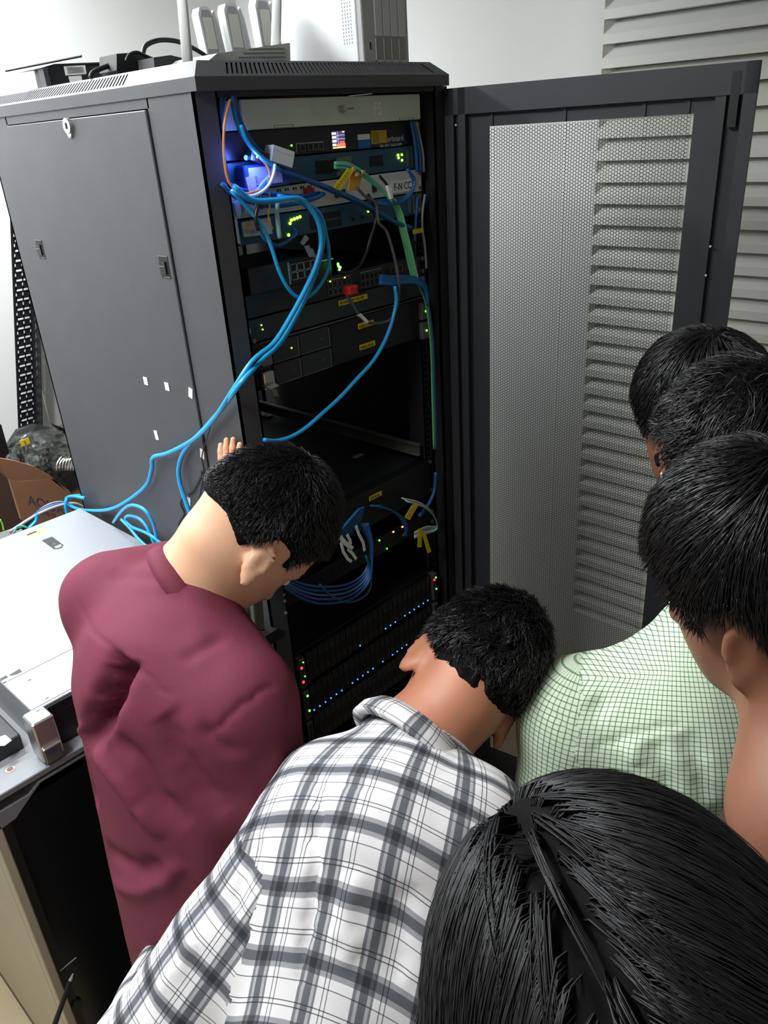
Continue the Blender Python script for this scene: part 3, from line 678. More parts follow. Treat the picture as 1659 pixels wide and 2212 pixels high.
# old beige computer tower
yt = .14; A_ = PY(788, 140, yt); B_ = PY(885, 142, yt); xt0, xt1 = A_[0], B_[0]
q = PX(607, 100, xt0); dt = q[1] - yt; ht = .36; zt = ZT + .001
pcw = mat('computer_white', srgb(216, 217, 218), .5, noise=.02, nscale=40); pcg = mat('computer_grey', srgb(176, 178, 170), .5)
t = thing('computer_tower', 'large off-white desktop computer tower standing on the rack roof', 'computer', ((xt0 + xt1) / 2, yt + dt / 2, ZT))
MB().mat(pcw).bbox((xt0, yt + .016, zt), (xt1, yt + dt, zt + ht), .002).build('case', None, t)
g = MB().mat(mat('computer_mid', srgb(160, 160, 158), .5)); g.bbox((xt0, yt, zt), (xt1, yt + .015, zt + ht), .002); g.mat(deepblack).box((xt0 + .002, yt + .0145, zt), (xt1 - .002, yt + .0165, zt + ht)); fr = g.build('front_panel', None, t)
wt = xt1 - xt0
MB().mat(deepblack).box((xt0 + wt * .13, yt - .0006, zt + .062 - .03), (xt0 + wt * .16, yt, zt + .045)).build('slot', None, fr)
for k in range(4):
    xa = xt0 + wt * (.25 + .17 * k)
    g = MB().mat(pcg).bbox((xa, yt - .003, zt + .055), (xa + wt * .160, yt, zt + ht - .02), .001); g.build('bay_cover', None, fr)
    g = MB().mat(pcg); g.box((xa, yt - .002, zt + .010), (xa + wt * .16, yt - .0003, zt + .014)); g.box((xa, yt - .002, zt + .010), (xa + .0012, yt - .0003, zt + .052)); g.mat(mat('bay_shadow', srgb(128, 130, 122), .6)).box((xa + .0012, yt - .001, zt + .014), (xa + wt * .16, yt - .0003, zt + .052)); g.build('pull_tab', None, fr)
g = MB().mat(mat('vent_shadow', (1, 1, 1, 1)))
for r in range(40):
    for c in range(4): g.box((xt0 - .0004, yt + .030 + c * .0075 , zt + .045 + r * .0062), (xt0, yt + .0315 + c * .0075, zt + .0485 + r * .0062))
o = g.build('vent_holes', None, t); o['kind'] = 'stuff'
# clutter at the rear left of the roof
t = thing('mounting_bracket', 'black angled metal bracket with white stickers on the rack roof', 'bracket', (.06, .5, ZT))
g = MB().mat(blackm); y_ = .50
q = lambda px, py, dy=0: PY(px, py, y_ + dy)
g.prism([q(88, 147), q(118, 138), q(222, 134), q(270, 141), q(222, 141), q(120, 143)], (0, .10, 0)); g.mat(mat('dark_side', srgb(60, 60, 66), .5)).prism([q(92, 148), q(103, 148), q(112, 186), q(102, 189)], (0, .02, 0)); g.mat(blackm).prism([q(104, 143), q(240, 138), q(248, 172), q(113, 188)], (0, .06, 0)); g.build('body', None, t)
g = MB().mat(paper); g.prism([q(138, 143, -.002), q(184, 141, -.002), q(187, 160, -.002), q(142, 163, -.002)], (0, .001, 0)); g.prism([q(148, 165, -.002), q(176, 163, -.002), q(178, 176, -.002), q(152, 179, -.002)], (0, .001, 0)); g.mat(greycable).prism([q(144, 146, -.003), q(178, 144, -.003), q(180, 155, -.003), q(147, 158, -.003)], (0, .001, 0)); g.build('sticker', None, t)
a = PY(12, 153, .6); b_ = PY(176, 121, .45); tag(MB().mat(blackm).cyl(a, b_, .0022, 8).build('thin_rod'), 'thin black rod sticking out left over the rack roof', 'rod')
t = thing('power_brick', 'black power brick with a lid among cables on the rack roof', 'adapter', (.12, .3, ZT)); y_ = .30
g = MB().mat(blackm); g.prism([q(252, 116), q(300, 113), q(330, 130), q(332, 146), q(262, 160), q(252, 152)], (0, .06, 0)); g.build('case', None, t)
t = thing('power_brick', 'flat black power brick just left of the front antenna', 'adapter', (.15, .22, ZT)); y_ = .22
g = MB().mat(blackm); g.prism([q(332, 124), q(368, 119), q(410, 129), q(410, 142), q(334, 148)], (0, .05, 0)); g.build('case', None, t)
cable([PY(x, y, .32) for x, y in ((308, 118), (316, 98), (345, 87), (385, 90), (420, 105), (450, 124), (470, 134))], .0042, blackcable, 'thick black cord arching over the rack roof behind the front antenna', name='black_cable')
cable([PY(x, y, .33) for x, y in ((195, 168), (203, 155), (235, 142), (275, 130), (310, 130), (340, 138), (355, 146))], .0042, blackcable, 'thick black cord curling beside the stickered bracket on the roof', name='black_cable')
cable([PY(x, y, .28) for x, y in ((272, 132), (280, 118), (296, 113), (315, 121), (345, 134))], .0028, blackcable, 'thin black cord looped over the lidded power brick', name='black_cable')

# ================================================================ LOW RACK AND SERVER ON IT
LX0, LX1, LY, LYB, LH = -.588, -.02, .0, .74, 1.026
t = thing('low_rack', 'waist-high black equipment rack with beige side panel, left of the tall rack', 'rack', (-.3, .37, 0))
g = MB().mat(beige); g.bbox((LX0, .032, .04), (LX0 + .012, LYB, LH - .012), .002); g.build('side_panel', None, t)
g = MB().mat(beige); g.bbox((LX0, .0, .04), (LX0 + .016, .026, LH - .012), .002); g.mat(deepblack).box((LX0 + .003, .026, .04), (LX0 + .01, .032, LH - .012)); g.build('corner_post', None, t)
g = MB().mat(deepblack); g.box((LX0 + .012, .06, .04), (LX1, LYB, LH - .03)); g.build('cabinet', None, t)
g = MB().mat(rack_dark); g.box((LX0, .0, 0), (LX1, LYB, .04)); g.build('plinth', None, t)
topg = mat('low_rack_top', srgb(128, 130, 134), .45, noise=.04, nscale=40)
g = MB().mat(topg); g.bbox((LX0, .0, LH - .012), (LX1, LYB, LH), .0015)
o = g.build('top_plate', None, t)
c = PZ(22, 1662, LH + .0002); g = MB().mat(steel).cyl(c, c + (0, 0, .0006), .0075, 18); g.mat(mat('cork', srgb(120, 84, 66), .7)).cyl(c + (0, 0, .0004), c + (0, 0, .0010), .0052, 18); g.build('hole_plug', None, o)
# chamfered front frame
g = MB().mat(topg)
zt_ = .995; g.prism([(LX0, -.0, zt_), (-.520, -.0, zt_), (-.500, -.0, zt_ + .014), (LX1, 0, zt_ + .014), (LX1, 0, zt_ + .010), (-.498, 0, zt_ + .010), (-.518, 0, zt_ - .004 ), (-.55, 0, zt_ - .028), (LX0, 0, zt_ - .032)], (0, .03, 0)); g.build('front_frame', None, t)
g = MB().mat(mat('smoked_door', srgb(20, 20, 22), .22)); g.box((LX0 + .018, .006, .06), (LX1, .012, .985)); g.mat(deepblack).box((LX0 + .016, .004, .05), (LX0 + .03, .014, .985)); g.build('front_door', None, t)
c = PY(165, 2170, .004); MB().mat(deepblack).cyl(c, c - (0, .004, 0), .011, 20).build('door_lock', None, t)
g = MB().mat(greycable); g.cyl(PY(130, 2097, .004), PY(165, 2068, .004), .0012, 6); g.build('scratch_strip', None, t)
# black rod at lower left
t = thing('black_rod', 'thin black rod with a pale tip rising at the lower left', 'rod', (-.6, -.06, .2))
a = PY(114, 2225, -.06); b_ = PY(152, 2118, -.05); g = MB().mat(blackm).cyl(a, b_, .0048, 10, .004); g.mat(greycable).cyl(b_, PY(158, 2103, -.05), .0036, 8, .001); 
a2 = a.copy(); a2[2] = 0.0; g.mat(blackm).cyl(a2, a, .006, 10); g.build('shaft', None, t)
g = MB().mat(steel).bbox(a + (-.022, -.008, -.010), a + (-.004, .010, -.002), .002); g.build('clamp', None, t)
# 2U server on the low rack
SX0, SX1, SY0, SY1, SZ0, SZ1 = -.467, -.028, .035, .715, LH + .001, 1.113
t = thing('spare_server', 'flat silver-topped server lying on the waist-high rack at left', 'server', (-.25, .37, SZ0))
g = MB().mat(silvertop).bbox((SX0, SY0, SZ0), (SX1, SY1, SZ1), .0012); g.build('case', None, t)
g = MB().mat(mat('lid_sheet', srgb(166, 170, 176), .38, metal=.4, noise=.015, nscale=80)); zl = SZ1
g.box((SX0 + .001, SY0 + .115, zl), (SX1 - .001, SY1 - .001, zl + .0012)); lid = g.build('lid', None, t)
g = MB().mat(mat('lid_sheet', (1, 1, 1, 1))).box((SX0 + .001, SY0 + .006, zl), (SX1 - .001, SY0 + .1135, zl + .0010)); g.build('front_cover', None, t)
# lid latch
ca = PZ(122, 1172, zl + .0012); uu = nrm((PZ(141, 1178, zl) - PZ(97, 1162, zl))); 
p4 = [PZ(x, y, zl + .0013) for x, y in ((91, 1168), (113, 1160), (137, 1178), (130, 1184), (116, 1186))]
g = MB().mat(mat('latch_grey', srgb(52, 54, 58), .45)).prism(p4, (0, 0, .0012)); g.mat(steel).cyl(PZ(117, 1175, zl + .0025), PZ(117, 1175, zl + .0035), .0035, 12); g.mat(steel).prism([PZ(x, y, zl + .0025) for x, y in ((117, 1182), (131, 1176), (135, 1180), (128, 1184), (120, 1185))], (0, 0, .0012)); g.build('lid_latch', None, lid)
g = MB().mat(mat('sticker_pale_yellow', srgb(214, 206, 110), .5)).prism([PZ(x, y, zl + .0013) for x, y in ((56, 1156), (98, 1140), (104, 1144), (62, 1161))], (0, 0, .0003)); g.mat(ink).prism([PZ(x, y, zl + .0016) for x, y in ((57, 1155), (78, 1147), (80, 1149), (60, 1157))], (0, 0, .0002)); g.build('lid_sticker', None, lid)
for qd in (((0, 1466), (13, 1459), (18, 1463), (1, 1472)), ((20, 1458), (42, 1445), (48, 1451), (36, 1457), (23, 1460))):
    MB().mat(mat('latch_grey', (1, 1, 1, 1))).prism([PZ(x, y, zl + .0011) for x, y in qd], (0, 0, .0003)).build('info_sticker', None, t)
g = MB().mat(deepblack)
for (px, py) in ((10, 1474), (64, 1469), (102, 1508), (82, 1535)):
    c = PZ(px, py, zl + .0010); g.box(c - (.0028, .001, 0), c + (.0028, .001, .0003))
g.build('lid_slot', None, t)
g = MB().mat(blackm).bbox((SX0 + .022, SY0 - .004, SZ0), (SX1 - .022, SY0 + .002, SZ1 - .004), .001)
g.mat(darkgear).box((SX0 + .05, SY0 - .0048, SZ1 - .022), (SX1 - .05, SY0 - .004, SZ1 - .021)); g.build('bezel', None, t)
# chrome front ear
g = MB().mat(steel).bbox((SX0 - .016, SY0 - .034, SZ0 + .006), (SX0 + .020, SY0 + .006, SZ1 + .001), .0025); g.mat(steeldull).bbox((SX0 - .012, SY0 - .0365, SZ0 + .002), (SX0 + .017, SY0 - .033, SZ0 + .032), .0015); g.mat(steel).bbox((SX0 - .013, SY0 - .040, SZ0 + .032), (SX0 + .018, SY0 - .033, SZ0 + .037), .0015)
g.mat(mat('sticker_blue', (1, 1, 1, 1))).cyl((SX0 + .002, SY0 - .0366, SZ0 + .022), (SX0 + .002, SY0 - .0370, SZ0 + .022), .0042, 10); g.build('chrome_ear', None, t)
# second item: lower black chassis left of the server, just visible at the frame edge
t = thing('flat_appliance', 'flat black-grey device at the frame edge, beside the silver-topped server', 'network device', (-.53, .2, LH))
MB().mat(darkgear).bbox((-.584, .075, LH), (-.485, .5, LH + .030), .002).build('case', None, t)
MB().mat(mat('lilac_grey', srgb(150, 150, 165), .5)).prism([PZ(0, 1592, LH + .031), PZ(12, 1588, LH + .031), PZ(26, 1600, LH + .031), PZ(10, 1612, LH + .031), PZ(0, 1612, LH + .031)], (0, 0, .001)).build('label_plate', None, t)
# ================================================================ BEHIND THE LOW RACK
t = thing('work_table', 'grey table behind the low rack, holding cartons and cables', 'table', (-.7, 1.2, 0))
MB().mat(mat('table_grey', srgb(90, 84, 80), .6)).bbox((-2.0, .86, .70), (.62, 1.5, .73), .003).build('tabletop', None, t)
for (x, y) in ((-1.95, .9), (.57, .9), (-1.95, 1.45), (.57, 1.45)): MB().mat(blackm).box((x - .02, y - .02, 0), (x + .02, y + .02, .70)).build('leg', None, t)
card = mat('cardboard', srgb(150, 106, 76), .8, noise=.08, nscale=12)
t = thing('carton', 'open brown carton with faded purple print behind the silver server', 'box', (.0, 1.1, .73))
def P1(x, y, yy=1.05): return PY(x, y, yy)
g = MB().mat(card); g.prism([P1(20, 1035), P1(38, 1040), P1(115, 1035), P1(150, 1060), P1(170, 1120), P1(168, 1180), P1(110, 1180), P1(46, 1122)], (0, .012, 0)); g.prism([PY(-10, 988, 1.05), PY(30, 995, 1.05), PY(75, 1008, 1.05), PY(105, 1024, 1.05), PY(145, 1062, 1.05), PY(118, 1075, 1.06), PY(70, 1062, 1.06), PY(36, 1044, 1.06), PY(15, 1032, 1.06), PY(-10, 1010, 1.05)], (0, .01, 0)); 
g.build('front_wall', None, t)
a = P1(46, 1122); 
MB().mat(card).box((-.30, 1.065, .731), (.22, 1.075, .93)).build('lower_wall', None, t)
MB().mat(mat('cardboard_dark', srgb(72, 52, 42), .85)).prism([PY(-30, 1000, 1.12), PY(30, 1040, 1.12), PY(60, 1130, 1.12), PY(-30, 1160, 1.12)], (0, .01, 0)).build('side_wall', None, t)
g = MB().mat(card).prism([PY(140, 1062, 1.2), PY(170, 1043, 1.2), PY(184, 1090, 1.2), PY(180, 1130, 1.2), PY(150, 1110, 1.2)], (0, .01, 0)); g.build('rear_flap', None, t)
pr = mat('carton_print', srgb(84, 66, 96), .8); dx = nrm(P1(115, 1090) - P1(60, 1075)); uu = nrm(P1(60, 1070) - P1(64, 1088))
text('lettering', 'AQUA', .046, P1(61, 1090, 1.049), dx, uu, pr, t, sx=.88); text('lettering', 'DMNT', .020, P1(84, 1110, 1.049), dx, uu, pr, t, sx=1.0)
# bag of parts
t = thing('plastic_bag', 'crinkled clear bag of small parts with a yellow sticker, in the carton', 'bag', (.12, 1.22, .9))
bm_v, bm_f = [], []
U_, V_ = 34, 18; c = PY(82, 985, 1.22)
for i in range(V_ + 1):
    for j in range(U_):
        a = 2 * math.pi * j / U_; b2 = math.pi * i / V_ 
        r = 1 + .16 * math.sin(5 * a + 3 * b2) * math.sin(b2) + rng.uniform(-.09, .09) * math.sin(b2)
        bm_v.append(c + r * np.array([.098 * math.cos(a) * math.sin(b2), .075 * math.sin(a) * math.sin(b2), .075 * math.cos(b2)]))
for i in range(V_):
    for j in range(U_): bm_f.append((i * U_ + j, i * U_ + (j + 1) % U_, (i + 1) * U_ + (j + 1) % U_, (i + 1) * U_ + j))
meshobj('film', bm_v, bm_f, mat('clear_film', srgb(58, 62, 58), .10, spec=1.0, alpha=.6), t)
g = MB()
for k in range(60):
    q_ = c + rng.normal(0, 1, 3) * (.045, .03, .028); ax = [nrm(rng.normal(0, 1, 3))]; ax.append(nrm(np.cross(ax[0], rng.normal(0, 1, 3)))); ax.append(np.cross(ax[0], ax[1]))
    g.mat([steeldull, darkgear, blackm, greycable][k % 4]).obox(q_, ax, (.012, .004, .003))
o = g.build('small_parts', None, t); o['kind'] = 'stuff'
q_ = PY(54, 955, 1.135); e1 = nrm(PY(66, 950, 1.135) - PY(45, 958, 1.135)); e2 = nrm(np.cross((0, -1, 0), e1)); MB().mat(yellowm).obox(q_, [e1, np.cross(e2, e1), e2], (.0135, .0008, .009)).build('yellow_sticker', None, t)
text('lettering', '5', .013, q_ - e1 * .004 - e2 * .005 + np.array([0, -.0015, 0]), e1, e2, ink, t)
for k in range(7):
    x0_ = 118 + k * 6; cable([PY(x0_ + 4, 1016, 1.16), PY(x0_ + 6 + k, 1000 - k * 2, 1.15), PY(x0_ + 18 + 2 * k, 985 + k * 3, 1.17), PY(x0_ + 34 + k, 992 + 3 * k, 1.2)], .0024, whitecable, ['leftmost', 'second', 'third', 'middle', 'fifth', 'sixth', 'rightmost'][k] + ' white cord in the bunch beside the clear bag', 'white cords beside the bag', name='white_cable')
t = thing('black_bag', 'black crumpled bag draped over the carton behind the clear bag', 'bag', (.15, 1.3, .9))
g = MB().mat(mat('black_film', srgb(26, 26, 28), .35))
def rag(pts, yy, th=.02):
    P_ = [PY(x, y, yy) for x, y in pts]; cc = np.mean(P_, 0) + (0, -th, 0); V = list(P_) + [cc]; n_ = len(P_)
    g.add(V, [(i, (i + 1) % n_, n_) for i in range(n_)]); V2 = [p + (0, th, 0) for p in P_]; g.add(P_ + V2, [(i, n_ + i, n_ + (i + 1) % n_, (i + 1) % n_) for i in range(n_)] + [tuple(n_ + i for i in range(n_))])
rag([(15, 968), (40, 930), (78, 917), (108, 924), (100, 935), (60, 942), (35, 965)], 1.26)
rag([(80, 990), (100, 1018), (170, 1012), (174, 1050), (150, 1062), (120, 1040), (95, 1020)], 1.19)
rag([(112, 915), (150, 932), (175, 922), (168, 940), (142, 942)], 1.27)
g.build('film', None, t)
tag(MB().mat(blackm).prism([PY(-12, 905, 1.2), PY(3, 918, 1.2), PY(22, 985, 1.2), PY(-12, 1000, 1.2)], (0, .1, 0)).build('black_case'), 'black case cut by the left edge of the frame above the carton', 'box')
# perforated black cable tray leaning by the back wall
t = thing('cable_tray', 'tall black perforated metal tray standing against the back wall', 'cable tray', (.2, 1.46, .73))
ya = 1.44; bot = PY(62, 960, ya); TZ0, TZ1 = .731, 1.80
dl = nrm(PY(40, 930, ya) - PY(22, 470, ya)) ; tdir = -dl if dl[2] < 0 else dl
tx = PY(40, 930, ya); wq = .066
def tp(u, z): # u across, z height along lean
    k = (z - tx[2]) / tdir[2]; return np.array([tx[0] + tdir[0] * k + u, ya, z])
g = MB().mat(blackm); pz = .0285; cols = 3
def tb(u0, u1, z0, z1, th=.0022): 
    g.prism([tp(u0, z0), tp(u1, z0), tp(u1, z1), tp(u0, z1)], (0, th, 0))
z = TZ0
while z < TZ1:
    # a row with 3 upright slots and a row with 2 flat slots
    tb(0, .008, z, z + pz); tb(.012, .029, z, z + pz * .45); tb(.033, .050, z, z + pz * .45); tb(.054, .062, z, z + pz); 
    for uu_ in (.008, .029, .050): tb(uu_, uu_ + .004, z, z + pz * .1)
    tb(.008, .054, z + pz * .38, z + pz * .58); tb(.012, .014, z + pz * .58, z + pz * .8) if False else None
    tb(.008, .012, z + pz * .58, z + pz); tb(.030, .034, z + pz * .58, z + pz); tb(.050, .054, z + pz * .58, z + pz); tb(.008, .054, z + pz * .78, z + pz)
    z += pz
o = g.build('slotted_face', None, t); 
g = MB().mat(blackm); z = TZ0
while z < TZ1 - .01:
    A0, A1 = tp(.062, z), tp(.062, z + pz)
    g.prism([A0, A0 + (0, -.012, 0), A1 + (0, -.012, 0), A1], (-.002, 0, 0)); g.prism([A0 + (0, -.018, 0), A0 + (0, -.045, 0), A1 + (0, -.045, 0), A1 + (0, -.018, 0)], (-.002, 0, 0)); g.prism([A0 + (0, -.010, 0), A0 + (0, -.020, 0), A0 + (0, -.020, .012), A0 + (0, -.010, .012)], (-.002, 0, 0))
    z += pz
g.build('side_flange', None, t)
# white boards leaning behind
t = thing('white_board', 'white board leaning on the back wall beside the black tray', 'board', (.33, 1.46, .73))
g = MB().mat(mat('board_white', srgb(186, 186, 182), .6)); yb = 1.47
g.prism([PY(80, 700, yb), PY(84, 700, yb), PY(138, 915, yb), PY(112, 925, yb), PY(80, 800, yb)], (0, .01, 0)); g.build('panel', None, t)
tag(MB().mat(mat('board_white2', srgb(166, 166, 162), .6)).prism([PY(80, 790, 1.49), PY(112, 900, 1.49), PY(116, 960, 1.49), PY(80, 960, 1.49)], (0, .008, 0)).build('white_board'), 'narrow white board low beside the black tray', 'board')
# ================================================================ CABLES
def cl(segs, r, m, label, group=None, name='network_cable', **k):
    P_ = []
    for s in segs:
        P_.append(on(s[0], s[1], {'x': 0, 'y': 1, 'z': 2}[s[2]], s[3]))
    return cable(P_, r, m, label, group, name, **k)
Y = lambda pts, y=-.012: [(a, b, 'y', y) for a, b in pts]
X = lambda pts, x=-.014: [(a, b, 'x', x) for a, b in pts]
cl(Y([(505, 402), (545, 432), (600, 432), (650, 430), (683, 470), (694, 520), (684, 570), (662, 620), (630, 680), (592, 740), (545, 780)], -.03) + X([(500, 848), (462, 905), (420, 948), (365, 978), (331, 988), (328, 1012), (318, 1045), (290, 1072), (250, 1096), (215, 1103), (175, 1101), (148, 1090), (143, 1078), (156, 1072), (182, 1076)], -.018), .0046, bluecable, 'bright blue cable from the upper gear with a sharp kink on the rack side')
cl(Y([(600, 424), (650, 436), (686, 470), (698, 512), (690, 560), (668, 625), (636, 690), (604, 742), (566, 778)], -.022) + X([(520, 828), (482, 880), (440, 928), (402, 968), (387, 1004), (388, 1040), (402, 1085), (412, 1115), (418, 1150)], -.016), .0046, bluecable, 'bright blue cable crossing the rack side and dropping behind the maroon shirt')
cl(Y([(500, 412), (540, 455), (568, 492), (585, 530), (604, 588), (628, 630), (655, 645), (682, 628), (706, 590), (711, 550), (704, 505), (690, 460), (650, 432)], -.02), .0036, bluecable, 'blue cable making a wide U loop in front of the small switch')
cl(Y([(500, 205), (512, 262), (534, 305), (566, 340), (600, 364), (650, 384), (720, 410), (790, 442), (850, 478), (890, 492)], -.008), .0042, bluecable2, 'blue cable running diagonally from the top left corner to the right ear')
cl(Y([(505, 205), (520, 262), (548, 312), (590, 350), (620, 372), (690, 402), (760, 432), (830, 470), (885, 497)], .0), .0036, bluecable2, 'second diagonal blue cable tucked beside the first')
cl(Y([(520, 270), (534, 305), (566, 340), (605, 368)], -.016), .0034, bluecable, 'short bright blue cable in front of the white power adapter')
for i in range(3):
    cl(Y([(882 - i, 366), (892 + i * 2, 390), (890 - i, 412 + i * 3), (868, 428 + i * 4), (840, 434 + i * 4), (812, 434 + i * 3)], -.004 - .004 * i), .0030, bluecable2, ['innermost', 'middle', 'outermost'][i] + ' dark blue cable of the arc beside the handwritten label', 'arc of blue cables at the right')
cl(Y([(478, 396), (510, 425), (560, 440), (620, 444), (680, 428), (700, 418)], -.004), .0040, bluecable2, 'blue cable lying flat across the white handwritten-label unit')
cl(Y([(478, 388), (520, 410), (580, 418), (640, 424), (690, 418)], .004), .0040, bluecable2, 'upper blue cable lying flat across the white handwritten-label unit')
for i in range(6):
    cl(Y([(487 - i * 3, 200), (480 - i * 2, 240 + 5 * i), (473 - i, 300), (476 - i, 345), (482 - i, 375), (490, 396 + i * 2)], .004 + .003 * (i % 3)), .0032, [bluecable2, blackcable][i % 3 == 2], ['rightmost blue', 'second blue', 'right black', 'fourth blue', 'fifth blue', 'leftmost black'][i] + ' cable of the upright bundle in the upper left rack corner', 'upright cable bundle at the left corner')
cl(Y([(545, 430), (565, 400), (590, 372), (592, 352)], -.012), .0034, mat('ice_blue_cable', srgb(120, 160, 235), .35), 'pale blue cable curving up under the blue lights')
cl(Y([(500, 412), (530, 424), (560, 418), (582, 398), (592, 372), (594, 355)], -.02), .0028, whitecable, 'thin white cable curving around the orange fibre loop')
cl(Y([(497, 215), (487, 255), (483, 300), (485, 350), (494, 392), (513, 412), (536, 418), (560, 410)], -.012), .0022, orangec, 'orange fibre hanging in a long loop at the left of the rack', name='fibre_cable')
cl(Y([(536, 418), (565, 408), (582, 385), (578, 360), (563, 342), (555, 339)], -.014), .0020, orangec, 'thin orange fibre rising to the blue-lit plug', name='fibre_cable')
cl(Y([(575, 395), (560, 420), (553, 450), (553, 480), (562, 500), (575, 520), (600, 530), (622, 520), (640, 505), (636, 492)], -.014), .0030, bluecable2, 'blue cable curled small beside the green lights')
cl(Y([(565, 425), (556, 450), (552, 475), (558, 498)], -.022), .0034, blackcable, 'short black cable beside the off-white covers')
cl(Y([(602, 428), (598, 455), (600, 480), (604, 515)], -.018), .0042, mat('pale_green_cable', srgb(140, 185, 180), .45), 'pale green cable hanging between the green lights')
cl(Y([(582, 415), (583, 440), (580, 470), (590, 495)], -.01), .0013, yellowm, 'thin yellow wire hanging beside the off-white covers')
cl(Y([(853, 618), (856, 650), (848, 690), (832, 735), (806, 780), (770, 820), (735, 858), (700, 890), (660, 925), (625, 945), (595, 952), (570, 950)], -.02), .0040, bluecable, 'blue cable dropping diagonally into the empty rack gap')
cl(Y([(795, 420), (808, 445), (812, 475), (800, 515), (790, 548), (775, 575), (752, 588), (730, 588)], -.01), .0030, blackcable, 'black cable ending at the cluster of green lights')
cl(Y([(770, 405), (790, 425), (812, 440), (818, 480), (835, 500), (848, 540), (857, 580), (862, 622), (858, 660), (845, 688), (822, 698), (795, 696), (778, 683), (760, 655), (748, 635)], -.018), .0030, mat('charcoal_cable', srgb(84, 82, 86), .35), 'dark grey cable loop with a white tag, over the yellow labels')
cl(Y([(820, 380), (836, 400), (842, 420)], -.01), .0026, blackcable, 'short black cable with a white tag near the handwritten label')
for q4, lab in ((((837, 401), (843, 400), (850, 427), (845, 430)), 'white wrap tag on the cable beside the handwritten label'), (((775, 681), (780, 677), (797, 694), (793, 699)), 'white wrap tag on the dark cable loop over the yellow labels')):
    tag(MB().mat(paper).prism([PY(x, y, -.022) for x, y in q4], (0, .006, 0)).build('wrap_tag'), lab, 'tag')
for i in range(4):
    o = i * 4
    cl(Y([(842 + o * .8, 430), (856 + o * .9, 458), (866 + o, 500), (876 + o, 540), (884 + o, 575), (890 + o, 600)], -.004 - .002 * i), .0028, greenc, ['leftmost', 'second from left', 'third from left', 'rightmost'][i] + ' mint green cable of the bundle falling at the right ears', 'mint green cables at the right')
for i in range(3):
    o = i * 3
    cl(Y([(892 + o, 590), (905 + o, 620), (918 + o, 650), (926 + o, 700), (931 + o, 760), (933 + o, 830), (935 + o, 900), (937 + o, 970)], -.004), .0020, [greenc, mat('pale_aqua', srgb(100, 160, 150), .4), bluecable2][i], ['mint cable running down the right edge of the gear', 'grey-green cable running down the right edge of the gear', 'dark blue cable running down the right edge of the gear'][i])
for i in range(7):
    o = i * 2.2
    cl(Y([(722, 350 + o), (752, 352 + o * 1.2), (782, 368 + o), (808, 390 + o * .8), (830, 412 + o * .5), (848, 436 + o * .3)], -.012 - .002 * (i % 3)), .0012, aqua, ['topmost', 'second', 'third', 'middle', 'fifth', 'sixth', 'lowest'][i] + ' thin aqua fibre of the spray above the handwritten label', 'aqua fibres', name='fibre_cable')
for (px, py) in ((764, 365), (784, 372), (771, 377)):
    c = PY(px, py, -.018); tag(MB().mat(mat('copper_ring', srgb(210, 150, 90), .4)).bbox(c - (.004, .003, .0035), c + (.004, .003, .0035), .001).build('clip_ring'), {764: 'upper left', 784: 'right', 771: 'lower'}[px] + ' small orange clip on the aqua fibres', 'clip', 'orange clips on the aqua fibres')
t = thing('yellow_tag', 'yellow printed tag slanting below the aqua fibres', 'tag', PY(740, 385, -.02)); MB().mat(yellowm).prism([PY(752, 363, -.02), PY(766, 368, -.02), PY(735, 412, -.02), PY(720, 405, -.02)], (0, .001, 0)).build('tape', None, t)
g = MB().mat(ink)
for k in range(6): g.cyl(PY(752 - k * 4.5, 373 + k * 6, -.0204), PY(750 - k * 4.5, 376 + k * 6, -.0204), .0006, 5)
g.build('lettering', None, t)
tag(MB().mat(mat('ochre_patch', (1, 1, 1, 1))).prism([PY(758, 375, -.006), PY(782, 375, -.006), PY(776, 412, -.006), PY(752, 412, -.006)], (0, .002, 0)).build('ochre_tag'), 'ochre paper tag behind the slanting yellow tag', 'tag')
for (px, dx_) in ((893, 8), (899, 9), (905, 10)):
    cl(Y([(px - 6, 262), (px, 290), (px + dx_ - 2, 330), (px + dx_, 372)], .02), .0034 if px < 905 else .0028, bluecable2 if px < 905 else greycable, ('left' if px < 895 else 'right') + ' dark blue cable of the pair at the upper right inner edge' if px < 905 else 'grey cable at the upper right inner edge', 'pair of dark blue cables at the upper right inner edge' if px < 905 else None)
cl(Y([(918, 420), (913, 455), (912, 490), (917, 525), (920, 560), (921, 580)], .02), .0026, greycable, 'grey cable with a yellow flag at the right inner edge')
cl(Y([(902, 425), (899, 470), (896, 520)], .022), .003, bluecable2, 'short dark blue cable left of the yellow flag')
tag(MB().mat(yellowm).prism([PY(892, 496, .012), PY(914, 492, .012), PY(915, 502, .012), PY(893, 506, .012)], (0, .002, 0)).build('flag_tag'), 'small yellow flag on the grey cable at the right edge', 'tag')
for i in range(5):
    cl(Y([(820, 596 + i * 4), (850, 598 + i * 4), (880, 598 + i * 3), (905, 602 + i * 3), (920, 618 + i * 3), (924, 640 + i * 5)], -.008 - .002 * i), .0034, bluecable2, ['topmost', 'second', 'middle', 'fourth', 'lowest'][i] + ' blue patch cable of the bunch at the right of the switch', 'blue patch cables at the switch')
for k, q4 in enumerate((((652, 525), (656, 530), (668, 515), (662, 508)), ((660, 532), (668, 530), (678, 552), (672, 556)), ((672, 538), (676, 537), (684, 556), (680, 558)))):
    tag(MB().mat(greycable).prism([PY(x, y, -.012) for x, y in q4], (0, .005, 0)).build('cable_plug'), ['upper slanting', 'left hanging', 'right hanging'][k] + ' grey cable plug above the small switch', 'plug', 'grey plugs above the small switch')
tag(MB().mat(paper).box(PY(696, 565, .008), PY(718, 557, .010)).build('white_label'), 'small white label beside the cluster of green lights', 'label')
